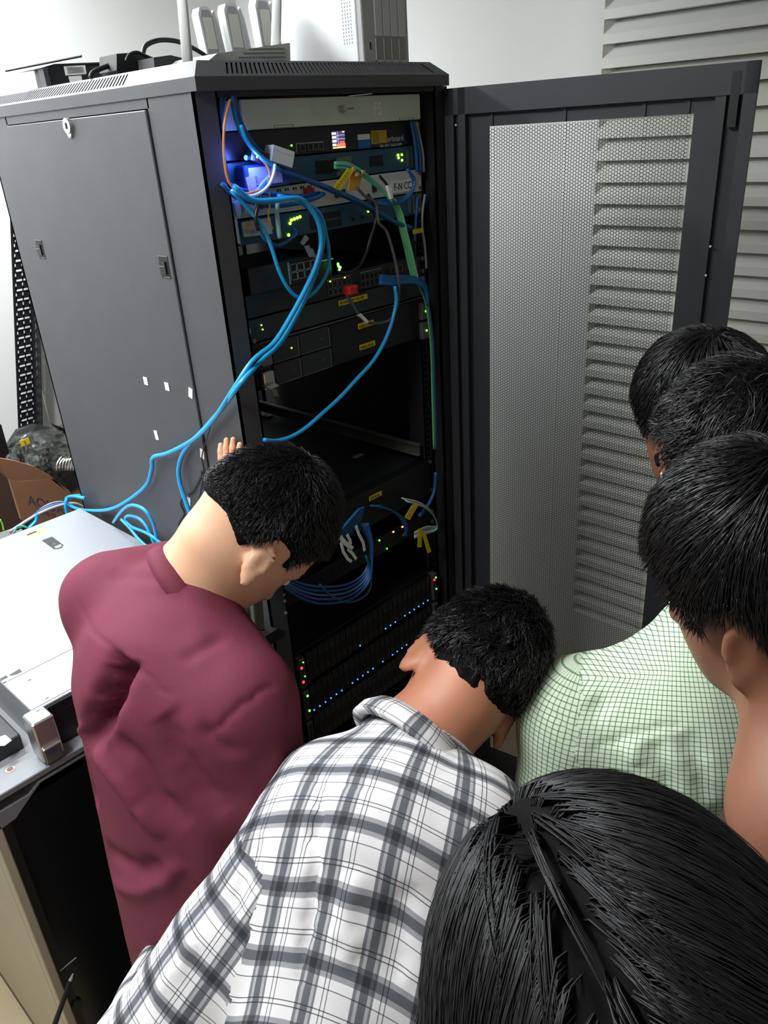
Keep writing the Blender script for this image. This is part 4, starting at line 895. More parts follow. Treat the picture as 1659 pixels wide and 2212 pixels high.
# lower gap cables
for i in range(5):
    cl(Y([(785 - i * 2, 1095 + i), (778 - i * 5, 1120), (762 - i * 6, 1145), (738 - i * 2, 1160 + i * 2)], -.006 - .004 * i), .0034, bluecable2, ['rightmost', 'second', 'middle', 'fourth', 'leftmost'][i] + ' blue patch cable of the bunch beside the bowed head', 'blue patch cables beside the bowed head')
for i in range(5):
    cl(Y([(770 + i * 6, 1130), (795 + i * 2, 1165), (800 + i, 1200), (785 + i * 3, 1240 + i * 4), (750 + i * 2, 1262 + i * 8), (700, 1268 + i * 9), (655, 1262 + i * 8), (615, 1245 + i * 6)], -.008 - .004 * i), .0028, [mat('violet_cable', srgb(80, 90, 160), .35), bluecable2, mat('steel_blue_cable', srgb(70, 120, 160), .35)][i % 3], ['violet topmost', 'dark blue second', 'steel blue middle', 'violet fourth', 'dark blue lowest'][i] + ' cable of the five sagging loops above the disk arrays', 'sagging cable loops above the disk arrays')
cl(Y([(690, 1262), (720, 1290), (760, 1300), (795, 1280), (802, 1240), (790, 1200)], -.02), .0026, mat('teal_cable', srgb(30, 120, 140), .35), 'teal cable loop lowest above the disk arrays')
for i in range(4):
    cl(Y([(800 + i * 6, 1092), (840 + i * 4, 1100 + i * 2), (870, 1118 + i * 3), (880 - i, 1140 + i * 3), (870 + i * 3, 1158)], -.002), .0022, bluecable2, ['lowest left', 'second', 'third', 'rightmost'][i] + ' dark blue cable crossing the dim lower switch', 'dark blue cables at the dim lower switch')
for i in range(5):
    cl(Y([(868 + i * 3, 1076 + i * 2), (905 + i * 3, 1085 + i * 3), (932 + i * 1.5, 1105 + i * 3), (944, 1135 + i * 2), (920, 1138 + i * 4), (895, 1150 + i * 3)], -.008 - .002 * i), .0016, [whitecable, mat('pale_aqua', (1, 1, 1, 1)), greycable][i % 3], ['white innermost', 'aqua second', 'grey middle', 'white fourth', 'aqua outermost'][i] + ' thin cable of the spray at the yellow tags', 'thin pale cables at the yellow tags')
cl(Y([(941, 1020), (938, 1060), (925, 1090), (905, 1115)], .0), .004, bluecable2, 'dark blue cable at the lower right inner edge')
for q4, lab in ((((891, 1090), (906, 1088), (885, 1124), (874, 1118)), 'yellow tag slanting at the lower right patch cables'), (((904, 1142), (912, 1142), (911, 1182), (902, 1182)), 'left leg yellow tag hanging at the lower right'), (((911, 1150), (918, 1148), (932, 1192), (924, 1195)), 'right slanting yellow tag hanging at the lower right')):
    tag(MB().mat(yellowm).prism([PY(x, y, -.022) for x, y in q4], (0, .001, 0)).build('yellow_tag'), lab, 'tag')
for k, pts in enumerate((((735, 1160), (745, 1172), (762, 1186)), ((750, 1155), (757, 1168), (758, 1176)), ((769, 1136), (776, 1155), (785, 1172), (788, 1190)), ((737, 1172), (742, 1192), (752, 1208), (760, 1213)), ((752, 1186), (762, 1196), (770, 1208)))):
    P_ = [PY(x, y, -.03) for x, y in pts]; g = MB().mat(paper)
    for a_, b_ in zip(P_[:-1], P_[1:]):
        d_ = nrm(b_ - a_); s_ = nrm(np.cross(d_, (0, 1, 0))) * (.0052 if k == 0 else .0034); g.prism([a_ - s_, b_ - s_, b_ + s_, a_ + s_], (0, .0008, 0))
    tag(g.build('white_cable_tag'), ['broad white printed tag among the white tags beside the bowed head', 'short white tag in the middle of the white tags', 'long curved white tag at the right of the white tags', 'curved white tag at the left of the white tags', 'lowest slanting white tag beside the bowed head'][k], 'tag')
cl(X([(428, 1085), (440, 1020), (436, 985), (452, 930), (460, 900)], -.006), .0012, blackcable, 'hair-thin black wire beside the white tape scraps on the rack side', name='thin_wire')
cl(X([(432, 1018), (436, 1022), (428, 1040), (414, 1064), (396, 1074), (390, 1088), (398, 1108), (390, 1124), (386, 1136), (396, 1142)], -.007), .0018, blackcable, 'thin black wire wriggling low on the rack side', name='thin_wire')
# coil lying over the spare server edge
zc = 1.125
cl([(245, 1128, 'x', -.03), (265, 1102, 'x', -.05), (285, 1091, 'x', -.06), (312, 1101, 'x', -.06), (330, 1128, 'x', -.055), (338, 1160, 'x', -.05), (344, 1190, 'x', -.05)], .0038, bluecable, 'light blue cable arching over the silver server corner')
cl([(262, 1122, 'x', -.05), (280, 1140, 'x', -.055), (300, 1165, 'x', -.06), (330, 1192, 'x', -.06)], .0036, bluecable, 'light blue cable end lying on the silver server corner')
cl([(372, 1195, 'x', -.045), (350, 1175, 'x', -.05), (318, 1152, 'x', -.055), (285, 1138, 'x', -.055), (271, 1122, 'x', -.055), (278, 1114, 'x', -.055), (300, 1120, 'x', -.05), (318, 1140, 'x', -.05), (336, 1182, 'x', -.05)], .0036, bluecable, 'light blue cable hairpin lying over the silver server corner')
# bundle behind the server
for i in range(7):
    cl(Y([(20 + i * 8, 1150 - i * 3), (75 + i * 3, 1115 - i * 3), (120 + i * 2, 1095 - i * 2), (160, 1088 + i * 2), (188, 1100 + i * 2)], .86 + i * .012), .0045, [greycable, blackcable, mat('violet_cable', (1, 1, 1, 1)), bluecable2, blackcable, greycable, blackcable][i], ['grey cable lowest in the tangle behind the silver server', 'black cable second from below in the tangle behind the silver server', 'violet cable in the tangle behind the silver server', 'dark blue cable in the tangle behind the silver server', 'black cable above the dark blue one behind the silver server', 'grey cable high in the tangle behind the silver server', 'black cable highest in the tangle behind the silver server'][i], 'tangle of cables behind the silver server')
cl(Y([(146, 1115), (142, 1090), (150, 1074), (182, 1070)], .80), .0046, bluecable, 'bright blue cable turning up behind the silver server')
cl(Y([(62, 1142), (78, 1125), (80, 1110)], .84), .0046, bluecable, 'short bright blue cable at the left of the tangle')
for i in range(3): cl(Y([(28 + 2 * i, 1152), (36, 1142 - i * 2), (52, 1138 - i), (66, 1145)], .82), .0016, aqua, ['outer', 'middle', 'inner'][i] + ' thin aqua cable at the left rear of the silver server', 'thin aqua cables behind the silver server', name='fibre_cable')
cl(Y([(0, 1122), (5, 1132), (8, 1146)], .85), .002, mat('lime_wire', srgb(150, 230, 60), .4), 'short lime green wire at the left frame edge', name='thin_wire')

# ================================================================ PEOPLE
def smin(a, b, k):
    h = np.clip(.5 + .5 * (b - a) / k, 0, 1); return b * (1 - h) + a * h - k * h * (1 - h)
def prim_d(pr, P):
    if pr[0] == 'c':
        _, a, b, ra, rb = pr[:5]; a = np.asarray(a, np.float32); ab = np.asarray(b, np.float32) - a; q = P - a
        t = np.clip((q @ ab) / (ab @ ab + 1e-9), 0, 1); d = q - t[..., None] * ab
        return np.sqrt((d * d).sum(-1)) - (ra + (rb - ra) * t)
    if pr[0] in ('e', 's'):
        _, c, r, A = pr[:4]; q = (P - np.asarray(c, np.float32)) @ np.asarray(A, np.float32).T; r = np.asarray(r, np.float32)
        k0 = np.sqrt(((q / r) ** 2).sum(-1)); k1 = np.sqrt(((q / r ** 2) ** 2).sum(-1)) + 1e-9
        return k0 * (k0 - 1) / k1
    if pr[0] == 'x':
        _, a, b, side, sa, sb = pr[:6]; a = np.asarray(a, np.float32); ab = np.asarray(b, np.float32) - a; q = P - a
        side = np.asarray(side, float); abn = ab / np.linalg.norm(ab); side = nrm(side - abn * (side @ abn)).astype(np.float32)
        t = np.clip((q @ ab) / (ab @ ab), 0, 1); d = q - t[..., None] * ab
        s = d @ side; e2 = np.maximum((d * d).sum(-1) - s * s, 0)
        rs = sa[0] + (sb[0] - sa[0]) * t; re = sa[1] + (sb[1] - sa[1]) * t
        return (np.sqrt((s / rs) ** 2 + e2 / re ** 2 + 1e-9) - 1) * np.minimum(rs, re)
def prim_bb(pr):
    if pr[0] == 'c':
        a, b = np.asarray(pr[1]), np.asarray(pr[2]); r = max(pr[3], pr[4]); return np.minimum(a, b) - r, np.maximum(a, b) + r
    if pr[0] in ('e', 's'):
        r = max(pr[2]); return np.asarray(pr[1]) - r, np.asarray(pr[1]) + r
    a, b = np.asarray(pr[1]), np.asarray(pr[2]); r = max(pr[4] + pr[5]); return np.minimum(a, b) - r, np.maximum(a, b) + r
def field_mesh(prims, h, k=.02, cut=None):
    bbs = [prim_bb(p) for p in prims if p[0] != 's']; lo = np.min([b[0] for b in bbs], 0) - 3 * h; hi = np.max([b[1] for b in bbs], 0) + 3 * h
    n = np.ceil((hi - lo) / h).astype(int) + 1
    F = np.full(n, .3, np.float32); ax = [lo[i] + h * np.arange(n[i]) for i in range(3)]
    for p in prims:
        kk = p[-1] if isinstance(p[-1], float) and len(p) in (6, 5, 7) and p[0] != 'c' or (p[0] == 'c' and len(p) == 6) else k
        if p[0] in ('e', 's') and len(p) == 4: kk = k
        if p[0] == 'x' and len(p) == 6: kk = k
        bl, bh = prim_bb(p); m = kk + 2.5 * h
        i0 = np.maximum(np.floor((bl - m - lo) / h).astype(int), 0); i1 = np.minimum(np.ceil((bh + m - lo) / h).astype(int) + 1, n)
        if (i1 <= i0).any(): continue
        P = np.stack(np.meshgrid(*[ax[i][i0[i]:i1[i]].astype(np.float32) for i in range(3)], indexing='ij'), -1)
        d = prim_d(p, P).astype(np.float32); sl = tuple(slice(i0[i], i1[i]) for i in range(3))
        if p[0] == 's': F[sl] = -smin(-F[sl], d, kk)
        else: F[sl] = smin(F[sl], d, kk)
    if cut is not None:
        P = np.stack(np.meshgrid(*[a.astype(np.float32) for a in ax], indexing='ij'), -1); F = np.maximum(F, cut(P).astype(np.float32))
    return surface_nets(F, lo, h)
def surface_nets(F, lo, h):
    S = F < 0; n = np.array(F.shape)
    c = np.zeros(n - 1, np.int8)
    for dx in (0, 1):
        for dy in (0, 1):
            for dz in (0, 1): c += S[dx:n[0] - 1 + dx, dy:n[1] - 1 + dy, dz:n[2] - 1 + dz]
    act = (c > 0) & (c < 8); idx = np.argwhere(act); ID = np.full(n - 1, -1, np.int64); ID[act] = np.arange(len(idx))
    acc = np.zeros((len(idx), 3)); cnt = np.zeros(len(idx))
    cor = [(x, y, z) for x in (0, 1) for y in (0, 1) for z in (0, 1)]
    val = {q: F[idx[:, 0] + q[0], idx[:, 1] + q[1], idx[:, 2] + q[2]] for q in cor}
    for q in cor:
        for a in range(3):
            if q[a] == 0:
                r = list(q); r[a] = 1; r = tuple(r); v0, v1 = val[q], val[r]; m = (v0 < 0) != (v1 < 0)
                t = np.where(m, v0 / np.where(m, v0 - v1, 1), 0); pt = np.array(q, float)[None].repeat(len(idx), 0); pt[:, a] = t
                acc += pt * m[:, None]; cnt += m
    V = lo + h * (idx + acc / cnt[:, None]); Q = []
    for a in range(3):
        b, c2 = (a + 1) % 3, (a + 2) % 3
        sl0 = [slice(None)] * 3; sl1 = [slice(None)] * 3; sl0[a] = slice(0, n[a] - 1); sl1[a] = slice(1, n[a])
        A = S[tuple(sl0)]; B = S[tuple(sl1)]; e = np.argwhere(A != B); e = e[(e[:, b] > 0) & (e[:, c2] > 0) & (e[:, b] < n[b] - 1) & (e[:, c2] < n[c2] - 1)]
        if len(e) == 0: continue
        ins = A[e[:, 0], e[:, 1], e[:, 2]]
        def cell(db, dc):
            q = e.copy(); q[:, b] -= db; q[:, c2] -= dc; return ID[q[:, 0], q[:, 1], q[:, 2]]
        q = np.stack([cell(1, 1), cell(0, 1), cell(0, 0), cell(1, 0)], 1); q[~ins] = q[~ins][:, ::-1]; Q.append(q)
    return V, np.vstack(Q)
def vnormals(V, Q):
    N = np.zeros_like(V); f = np.cross(V[Q[:, 2]] - V[Q[:, 0]], V[Q[:, 3]] - V[Q[:, 1]])
    for i in range(4): np.add.at(N, Q[:, i], f)
    return N / (np.linalg.norm(N, axis=1)[:, None] + 1e-12)
def relax(V, Q, it=2, lam=.5):
    for _ in range(it):
        A = np.zeros_like(V); c = np.zeros(len(V))
        for i in range(4):
            a, b = Q[:, i], Q[:, (i + 1) % 4]; np.add.at(A, a, V[b]); np.add.at(A, b, V[a]); np.add.at(c, a, 1); np.add.at(c, b, 1)
        V = V * (1 - lam) + lam * A / c[:, None]
    return V
def snoise(P, scale, seed, octs=3):
    r = np.random.RandomState(seed); o = np.zeros(len(P)); amp = 1
    for q in range(octs):
        for _ in range(5):
            d = r.normal(0, 1, 3); d = d / np.linalg.norm(d); w_ = r.normal(0, 1, 3)
            o += amp * np.sin(P @ d * scale * (2 ** q) + 1.6 * np.sin(P @ w_ * scale * .6 * 2 ** q) + r.uniform(0, 6)) / 5
        amp *= .5
    return o
def creases(V, N, strokes):
    pr = proj(V); V = V.copy(); front = ((CT - V) * N).sum(1) > 0
    for pts, wd, dep in strokes:
        poly = []
        for (x, y) in catmull([(a, b, 0) for a, b in pts], 4)[:, :2]:
            d = np.hypot(pr[:, 0] - x, pr[:, 1] - y); d = np.where(front, d, 1e9); c = np.argsort(d)[:6]
            if d[c[0]] > 25: continue
            poly.append(V[c[np.argmin(pr[c, 2])]])
        if len(poly) < 2: continue
        poly = np.array(poly); best = np.full(len(V), 1e9); L = len(poly) - 1; tt = np.zeros(len(V))
        for i in range(L):
            a = poly[i]; ab = poly[i + 1] - a; t = np.clip(((V - a) @ ab) / (ab @ ab + 1e-9), 0, 1); d = np.linalg.norm(V - a - t[:, None] * ab, axis=1)
            m = d < best; best[m] = d[m]; tt[m] = (i + t[m]) / L
        taper = np.clip(np.minimum(tt, 1 - tt) * 5, 0, 1) ** .6
        V += N * (dep * taper * np.exp(-(best / wd) ** 2))[:, None]
    return V
def frame(U, Fw):
    U = nrm(U); Fw = nrm(np.asarray(Fw) - U * (np.asarray(Fw) @ U)); return Fw, U, np.cross(Fw, U)       # forward, up, right
def head_prims(O, Fw, U, R, s=1.0, ea=.5, es=1.0):
    L = lambda f, u, r: O + s * (f * Fw + u * U + r * R); A = np.stack([Fw, U, R])
    P = [('e', L(-.012, .03, 0), (.098 * s, .102 * s, .076 * s), A), ('e', L(.022, -.045, 0), (.068 * s, .075 * s, .056 * s), A, .03),
         ('e', L(.042, -.088, 0), (.036 * s, .024 * s, .030 * s), A, .03), ('c', L(.074, .012, 0), L(.094, -.028, 0), .0075 * s, .012 * s, .012),
         ('e', L(.068, .024, 0), (.016 * s, .010 * s, .045 * s), A, .015), ('e', L(.076, -.058, 0), (.010 * s, .009 * s, .022 * s), A, .008)]
    for q in (-1, 1):
        P.append(('s', L(.088, .004, q * .030), (.012 * s, .009 * s, .016 * s), A, .012))
        # ear
        o = L(-.004, -.016, q * .080); er = nrm(R * q * .86 - Fw * ea); ef = nrm(Fw * .86 + R * q * ea); eu = nrm(U - Fw * .18)
        ef = nrm(ef - eu * (ef @ eu)); er = nrm(np.cross(ef, eu)) * (1 if np.cross(ef, eu) @ (R * q) > 0 else -1); EA = np.stack([ef, eu, er])
        P.append(('e', o - ef * .004, (.021 * s * es, .034 * s * es, .0080 * s), EA, .006))
        P.append(('e', o - eu * .027 + ef * .003, (.010 * s, .012 * s, .006 * s), EA, .006))
        P.append(('s', o + er * .009 + ef * .002 + eu * .004, (.0115 * s, .021 * s, .0065 * s), EA, .004))
        P.append(('s', o + er * .010 + eu * .016 - ef * .004, (.012 * s, .007 * s, .005 * s), EA, .003))
    return P
def strands(name, parent, roots, normals, flow, length, width, lift, jit, bend, seg=4, m=None, seed=3, curl=0.0, grey=0.0, shell=None, ht=.008):
    r = np.random.RandomState(seed); n = len(roots); D = normals * lift + flow + r.normal(0, jit, (n, 3)); D /= np.linalg.norm(D, axis=1)[:, None]
    L = length * r.uniform(.55, 1.25, n); W = width * r.uniform(.6, 1.3, n); P = roots - normals * .004; rings = []
    HT = ht * (.12 + .88 * r.uniform(0, 1, n) ** 1.5)
    cx = r.normal(0, 1, (n, 3)); cx -= D * (cx * D).sum(1)[:, None]; cx /= np.linalg.norm(cx, axis=1)[:, None] + 1e-9
    ph = r.uniform(0, 6.28, n)
    for i in range(seg + 1):
        t = i / seg; u = np.cross(D, normals); u /= np.linalg.norm(u, axis=1)[:, None] + 1e-9; v = np.cross(u, D)
        wv = (W * (1 - t) ** .6 + 1e-5)[:, None]
        for a in (math.pi / 2, math.pi * 7 / 6, math.pi * 11 / 6): rings.append(P + wv * (math.cos(a) * u + .6 * math.sin(a) * v))
        P = P + D * (L / seg)[:, None]
        if shell is not None:
            c_, r_, A_, ulim = shell; q = (P - c_) @ A_.T; k0 = np.sqrt(((q / r_) ** 2).sum(1)); gr = q / r_ ** 2; gr /= np.linalg.norm(gr, axis=1)[:, None]; dd_ = k0 * (k0 - 1) / (np.sqrt(((q / r_ ** 2) ** 2).sum(1)) + 1e-9)
            tgt = HT * (i + 1) / seg; gw = gr @ A_; on_ = q[:, 1] > ulim; P = P - gw * (np.where(on_, dd_ - tgt, 0))[:, None]
            D = np.where(on_[:, None], D - gw * (D * gw).sum(1)[:, None] * .9, D); D /= np.linalg.norm(D, axis=1)[:, None] + 1e-9
        D = D + flow * bend - normals * bend * .35 + curl * (cx * np.cos(ph + 2.6 * i)[:, None] + np.cross(D, cx) * np.sin(ph + 2.6 * i)[:, None]); D /= np.linalg.norm(D, axis=1)[:, None]
    V = np.stack(rings, 1).reshape(-1, 3); k = (seg + 1) * 3; base = (np.arange(n) * k)[:, None, None]
    f = np.array([[i * 3 + a, i * 3 + (a + 1) % 3, (i + 1) * 3 + (a + 1) % 3, (i + 1) * 3 + a] for i in range(seg) for a in range(3)])
    return V, (base + f[None]).reshape(-1, 4)
def make_hair(parent, O, Fw, U, R, s, style, neck=None):
    L = lambda f, u, r: O + s * (f * Fw + u * U + r * R); A = np.stack([Fw, U, R])
    th = style.get('th', .012); c0 = L(-.012, .03, 0)
    nap = style.get('nape', -.055); fr = style.get('front', .075); tp_ = style.get('topth', 0)
    hp = [('e', L(-.012, .03, 0), ((.098 + th) * s, (.102 + th + tp_) * s, (.076 + th * .8) * s), A)]
    if style.get('long'): hp += [('x', L(-.055, .03, 0), L(-.075, -.22, 0), R, (.085, .055), (.095, .035), .03)]
    HLN = lambda f: np.interp(f, [-.12, -.075, -.035, -.020, .014, .020, .032, .040, .060, .080, .09], [nap - .01, nap, -.030, .022, .026, .006, .006, .032, fr - .012, fr, fr + .01])
    def cut(P):
        q = (P - O) / s; f = q @ Fw; u = q @ U; r = np.abs(q @ R)
        hline = HLN(f)
        if style.get('long'): hline = np.interp(f, [-.12, 0.02, .05, .09], [-.3, -.3, .02, fr])
        return (hline - u) * .7
    V, Q = field_mesh(hp, .006, .02, cut)
    V = relax(V, Q, 1); N = vnormals(V, Q)
    am = style.get('bump', .003); V = V + N * (am * (snoise(V, style.get('bscale', 110), style.get('seed', 5)) - .9))[:, None]; N = vnormals(V, Q)
    # strands
    PO = style.get('poff', 0.)
    fl = V - L(-.03, .12, 0) if not style.get('part') else (V - L(0, .1, 0)); fl = fl
    crown = L(*style.get('crown', (-.05, .13, 0))); rad = V - crown; rad -= N * (rad * N).sum(1)[:, None]; rad /= np.linalg.norm(rad, axis=1)[:, None] + 1e-6
    if style.get('part'):
        side = ((V - O) @ R) - PO; sg = np.tanh((side - .0) / .003); rad = R[None] * sg[:, None] * 1.0 - Fw[None] * .75 - U[None] * .55; rad -= N * (rad * N).sum(1)[:, None]; rad /= np.linalg.norm(rad, axis=1)[:, None] + 1e-6
        # groove at parting
        f_ = (V - O) @ Fw; u_ = (V - O) @ U; g_ = np.exp(-(side / .0045) ** 2) * (u_ > .05) * np.clip((f_ + .075) / .03, 0, 1); V = V - N * (g_ * .009)[:, None]
        lock = snoise(np.stack([(V - O) @ Fw * 3.2, side * .55, u_ * .6], 1), 60, 9, 2); V = V + N * (.0012 * lock - .0035)[:, None]; N = vnormals(V, Q)
    sw = style.get('swirl', .3); nz = np.stack([snoise(V, style.get('nscale', 45), 11 + i, 2) for i in range(3)], 1); nz -= N * (nz * N).sum(1)[:, None]; flow = rad + sw * nz; flow /= np.linalg.norm(flow, axis=1)[:, None] + 1e-6
    cnt = style.get('n', 9000); r = np.random.RandomState(4); pw_ = np.ones(len(Q))
    if style.get('part'): sq_ = np.abs((V[Q].mean(1) - O) @ R - PO); pw_ += 11 * np.exp(-(sq_ / .018) ** 2)
    a = r.choice(len(Q), cnt, p=pw_ / pw_.sum()); wgt = r.dirichlet((1, 1, 1, 1), cnt)
    root = (V[Q[a]] * wgt[..., None]).sum(1); nn = N[Q[a, 0]]; ff = flow[Q[a, 0]]
    if neck is not None and not style.get('long'):
        a0, b0 = neck; rt = root.astype(np.float32); dn = smin(smin(prim_d(('e', L(-.012, .03, 0), (.098 * s, .102 * s, .076 * s), A), rt), prim_d(('c', a0, b0, .052 * s, .060 * s), rt), .03), prim_d(('e', L(.022, -.045, 0), (.068 * s, .075 * s, .056 * s), A), rt), .03)
        fd_ = (root - O) @ Fw / s; ud_ = (root - O) @ U / s; keep = (dn > .0015) & (ud_ > HLN(fd_) + .004); root, nn, ff = root[keep], nn[keep], ff[keep]
    if style.get('part'):
        sd = np.abs((root - O) @ R - PO); keep = ~((sd < .0016) & ((root - O) @ U > .06)); root, nn, ff = root[keep], nn[keep], ff[keep]
    lm = np.ones(len(root)) if style.get('long') else np.clip(((root - O) @ U / s - HLN((root - O) @ Fw / s)) / .045, style.get('lmin', .25), 1)
    SV, SQ = strands('hair', parent, root, nn, ff, style.get('len', .03) * lm, style.get('w', .0011), style.get('lift', .45), style.get('jit', .18), style.get('bend', .25), curl=style.get('curl', 0), seg=style.get('seg', 4), shell=(c0, np.array([(.098 + th) * s, (.102 + th + tp_) * s, (.076 + th * .8) * s]), A, -.045 * s if not style.get('long') else -.02), ht=style.get('ht', .008))
    ng = int(len(root) * style.get('grey', 0)); nseg = 3 * style.get('seg', 4)
    VV = np.vstack([V, SV]); QQ = np.vstack([Q, SQ + len(V)])
    mi = np.concatenate([np.zeros(len(Q), int), np.ones(len(SQ), int)])

    if ng: mi[len(Q):len(Q) + ng * nseg] = 2
    if style.get('part'):
        pv = []
        for f_ in np.linspace(.055, -.035, 20):
            q_ = ((f_ + .012) / (.098 + th)) ** 2 + (PO / (.076 + th * .8)) ** 2; u_ = .03 + (.102 + th) * math.sqrt(max(1 - q_, 0)); pv.append(L(f_, u_ - .0175, PO + .0006 * math.sin(f_ * 300)))
        MB().mat(mat('scalp', srgb(104, 70, 58), .7)).tube(pv, .0038, 8, 2).build('parting', None, parent, True)
    return meshobj('hair', VV, QQ, None, parent, True, mats=[hairbase, mat('soft_black_hair', srgb(20, 19, 21), .5, spec=.4) if style.get('part') else hairm, greyhair, mat('scalp', srgb(96, 62, 50), .7)], midx=mi)
def limb_uv(V, Q, bones, back=None):
    # bones: list (a, b, side, kind) ; choose nearest per face; kind 't' planar, 'l' cylinder
    C = V[Q].mean(1); best = np.full(len(Q), 1e9); bi = np.zeros(len(Q), int)
    for i, (a, b, side, kind, r) in enumerate(bones):
        ab = b - a; t = ((C - a) @ ab) / (ab @ ab); out_ = (t < .22) & (kind == 'l') & (i in (1, 3)) & (len(bones) > 2); t = np.clip(t, 0, 1); d = np.linalg.norm(C - a - t[:, None] * ab, axis=1) - r + out_ * .5; m = d < best; best[m] = d[m]; bi[m] = i
    uv = np.zeros((len(Q), 4, 2))
    for i, (a, b, side, kind, r) in enumerate(bones):
        m = bi == i; 
        if not m.any(): continue
        W = V[Q[m]]; d = nrm(b - a); s_ = nrm(side - d * (side @ d)); n_ = np.cross(d, s_); q = W - a
        if kind == 't':
            ang_ = np.arctan2((q @ s_), np.abs(q @ n_) + .06); uv[m, :, 0] = (q @ s_) * .55 + .45 * .15 * ang_; n_ = n_ * (1 if (back is None or n_ @ back > 0) else -1); uv[m, :, 1] = (q @ d + (q @ n_)) * .85
        else:
            an = np.arctan2(q @ n_, q @ s_); c = an[:, :1]; an = c + (an - c + math.pi) % (2 * math.pi) - math.pi; uv[m, :, 0] = an * r; uv[m, :, 1] = q @ d
    return uv
def stripes(nt, coord, period, stops):
    """colour value ramp along one UV axis"""
    mu = nt.nodes.new('ShaderNodeMath'); mu.operation = 'MULTIPLY'; mu.inputs[1].default_value = 1 / period; nt.links.new(coord, mu.inputs[0])
    fr = nt.nodes.new('ShaderNodeMath'); fr.operation = 'FRACT'; nt.links.new(mu.outputs[0], fr.inputs[0])
    cr = nt.nodes.new('ShaderNodeValToRGB'); cr.color_ramp.interpolation = 'LINEAR'; el = cr.color_ramp.elements
    while len(el) > 1: el.remove(el[-1])
    el[0].position = 0; el[0].color = (stops[0][1],) * 3 + (1,)
    last = stops[0][1]
    for p_, v in stops[1:]:
        e1 = el.new(max(p_ - .006, 0)); e1.color = (last,) * 3 + (1,); e2 = el.new(p_ + .006); e2.color = (v,) * 3 + (1,); last = v
    nt.links.new(fr.outputs[0], cr.inputs[0]); return cr.outputs[0]
def cloth(name, col, rough=.8, noise=.06, pattern=None):
    m = mat(name, col, rough, noise=noise, nscale=260, bump=.25, bscale=1400, spec=.2)
    if pattern:
        nt = m.node_tree; b = nt.nodes['Principled BSDF']; uvn = nt.nodes.new('ShaderNodeUVMap'); sp_ = nt.nodes.new('ShaderNodeSeparateXYZ'); nt.links.new(uvn.outputs[0], sp_.inputs[0])
        pattern(nt, b, sp_)
    return m
def plaid(nt, b, sp_):
    st = [(0, 1.0), (.30, .42), (.36, .62), (.42, .30), (.56, .62), (.62, .42), (.66, 1.0), (.78, .22), (.795, 1.0), (.86, .22), (.875, 1.0)]
    st2 = [(0, 1.0), (.10, .22), (.115, 1.0), (.17, .22), (.185, 1.0), (.36, .55), (.44, .28), (.58, .55), (.66, 1.0), (.80, .30), (.815, 1.0)]
    u = stripes(nt, sp_.outputs[0], .058, st); v = stripes(nt, sp_.outputs[1], .060, st2)
    mx = nt.nodes.new('ShaderNodeMixRGB'); mx.blend_type = 'MULTIPLY'; mx.inputs[0].default_value = 1; nt.links.new(u, mx.inputs[1]); nt.links.new(v, mx.inputs[2])
    cr = nt.nodes.new('ShaderNodeValToRGB'); el = cr.color_ramp.elements; el[0].color = srgb(20, 22, 28); el[0].position = .03; el[1].color = srgb(226, 223, 224); el[1].position = .95
    e = el.new(.4); e.color = srgb(112, 114, 120)
    nt.links.new(mx.outputs[0], cr.inputs[0]); nt.links.new(cr.outputs[0], b.inputs['Base Color'])
def gingham(nt, b, sp_):
    st = [(0, 1.0), (.42, .34), (.62, 1.0)]
    u = stripes(nt, sp_.outputs[0], .0068, st); v = stripes(nt, sp_.outputs[1], .0068, st)
    mx = nt.nodes.new('ShaderNodeMixRGB'); mx.blend_type = 'MULTIPLY'; mx.inputs[0].default_value = 1; nt.links.new(u, mx.inputs[1]); nt.links.new(v, mx.inputs[2])
    cr = nt.nodes.new('ShaderNodeValToRGB'); el = cr.color_ramp.elements; el[0].color = srgb(62, 96, 70); el[0].position = .05; el[1].color = srgb(232, 246, 222); el[1].position = .95
    e = el.new(.35); e.color = srgb(138, 170, 134)
    nt.links.new(mx.outputs[0], cr.inputs[0]); nt.links.new(cr.outputs[0], b.inputs['Base Color'])
maroon = cloth('maroon_cotton', srgb(112, 50, 66), .75, .04)
plaidm = cloth('plaid_cotton', srgb(200, 200, 200), .8, .04, plaid)
ginghamm = cloth('green_check_cotton', srgb(200, 220, 200), .8, .04, gingham)
greytee = cloth('charcoal_cotton', srgb(44, 46, 52), .85)
navytee = cloth('navy_cotton', srgb(34, 38, 58), .85)
browntee = cloth('dark_brown_cotton', srgb(62, 50, 44), .85)

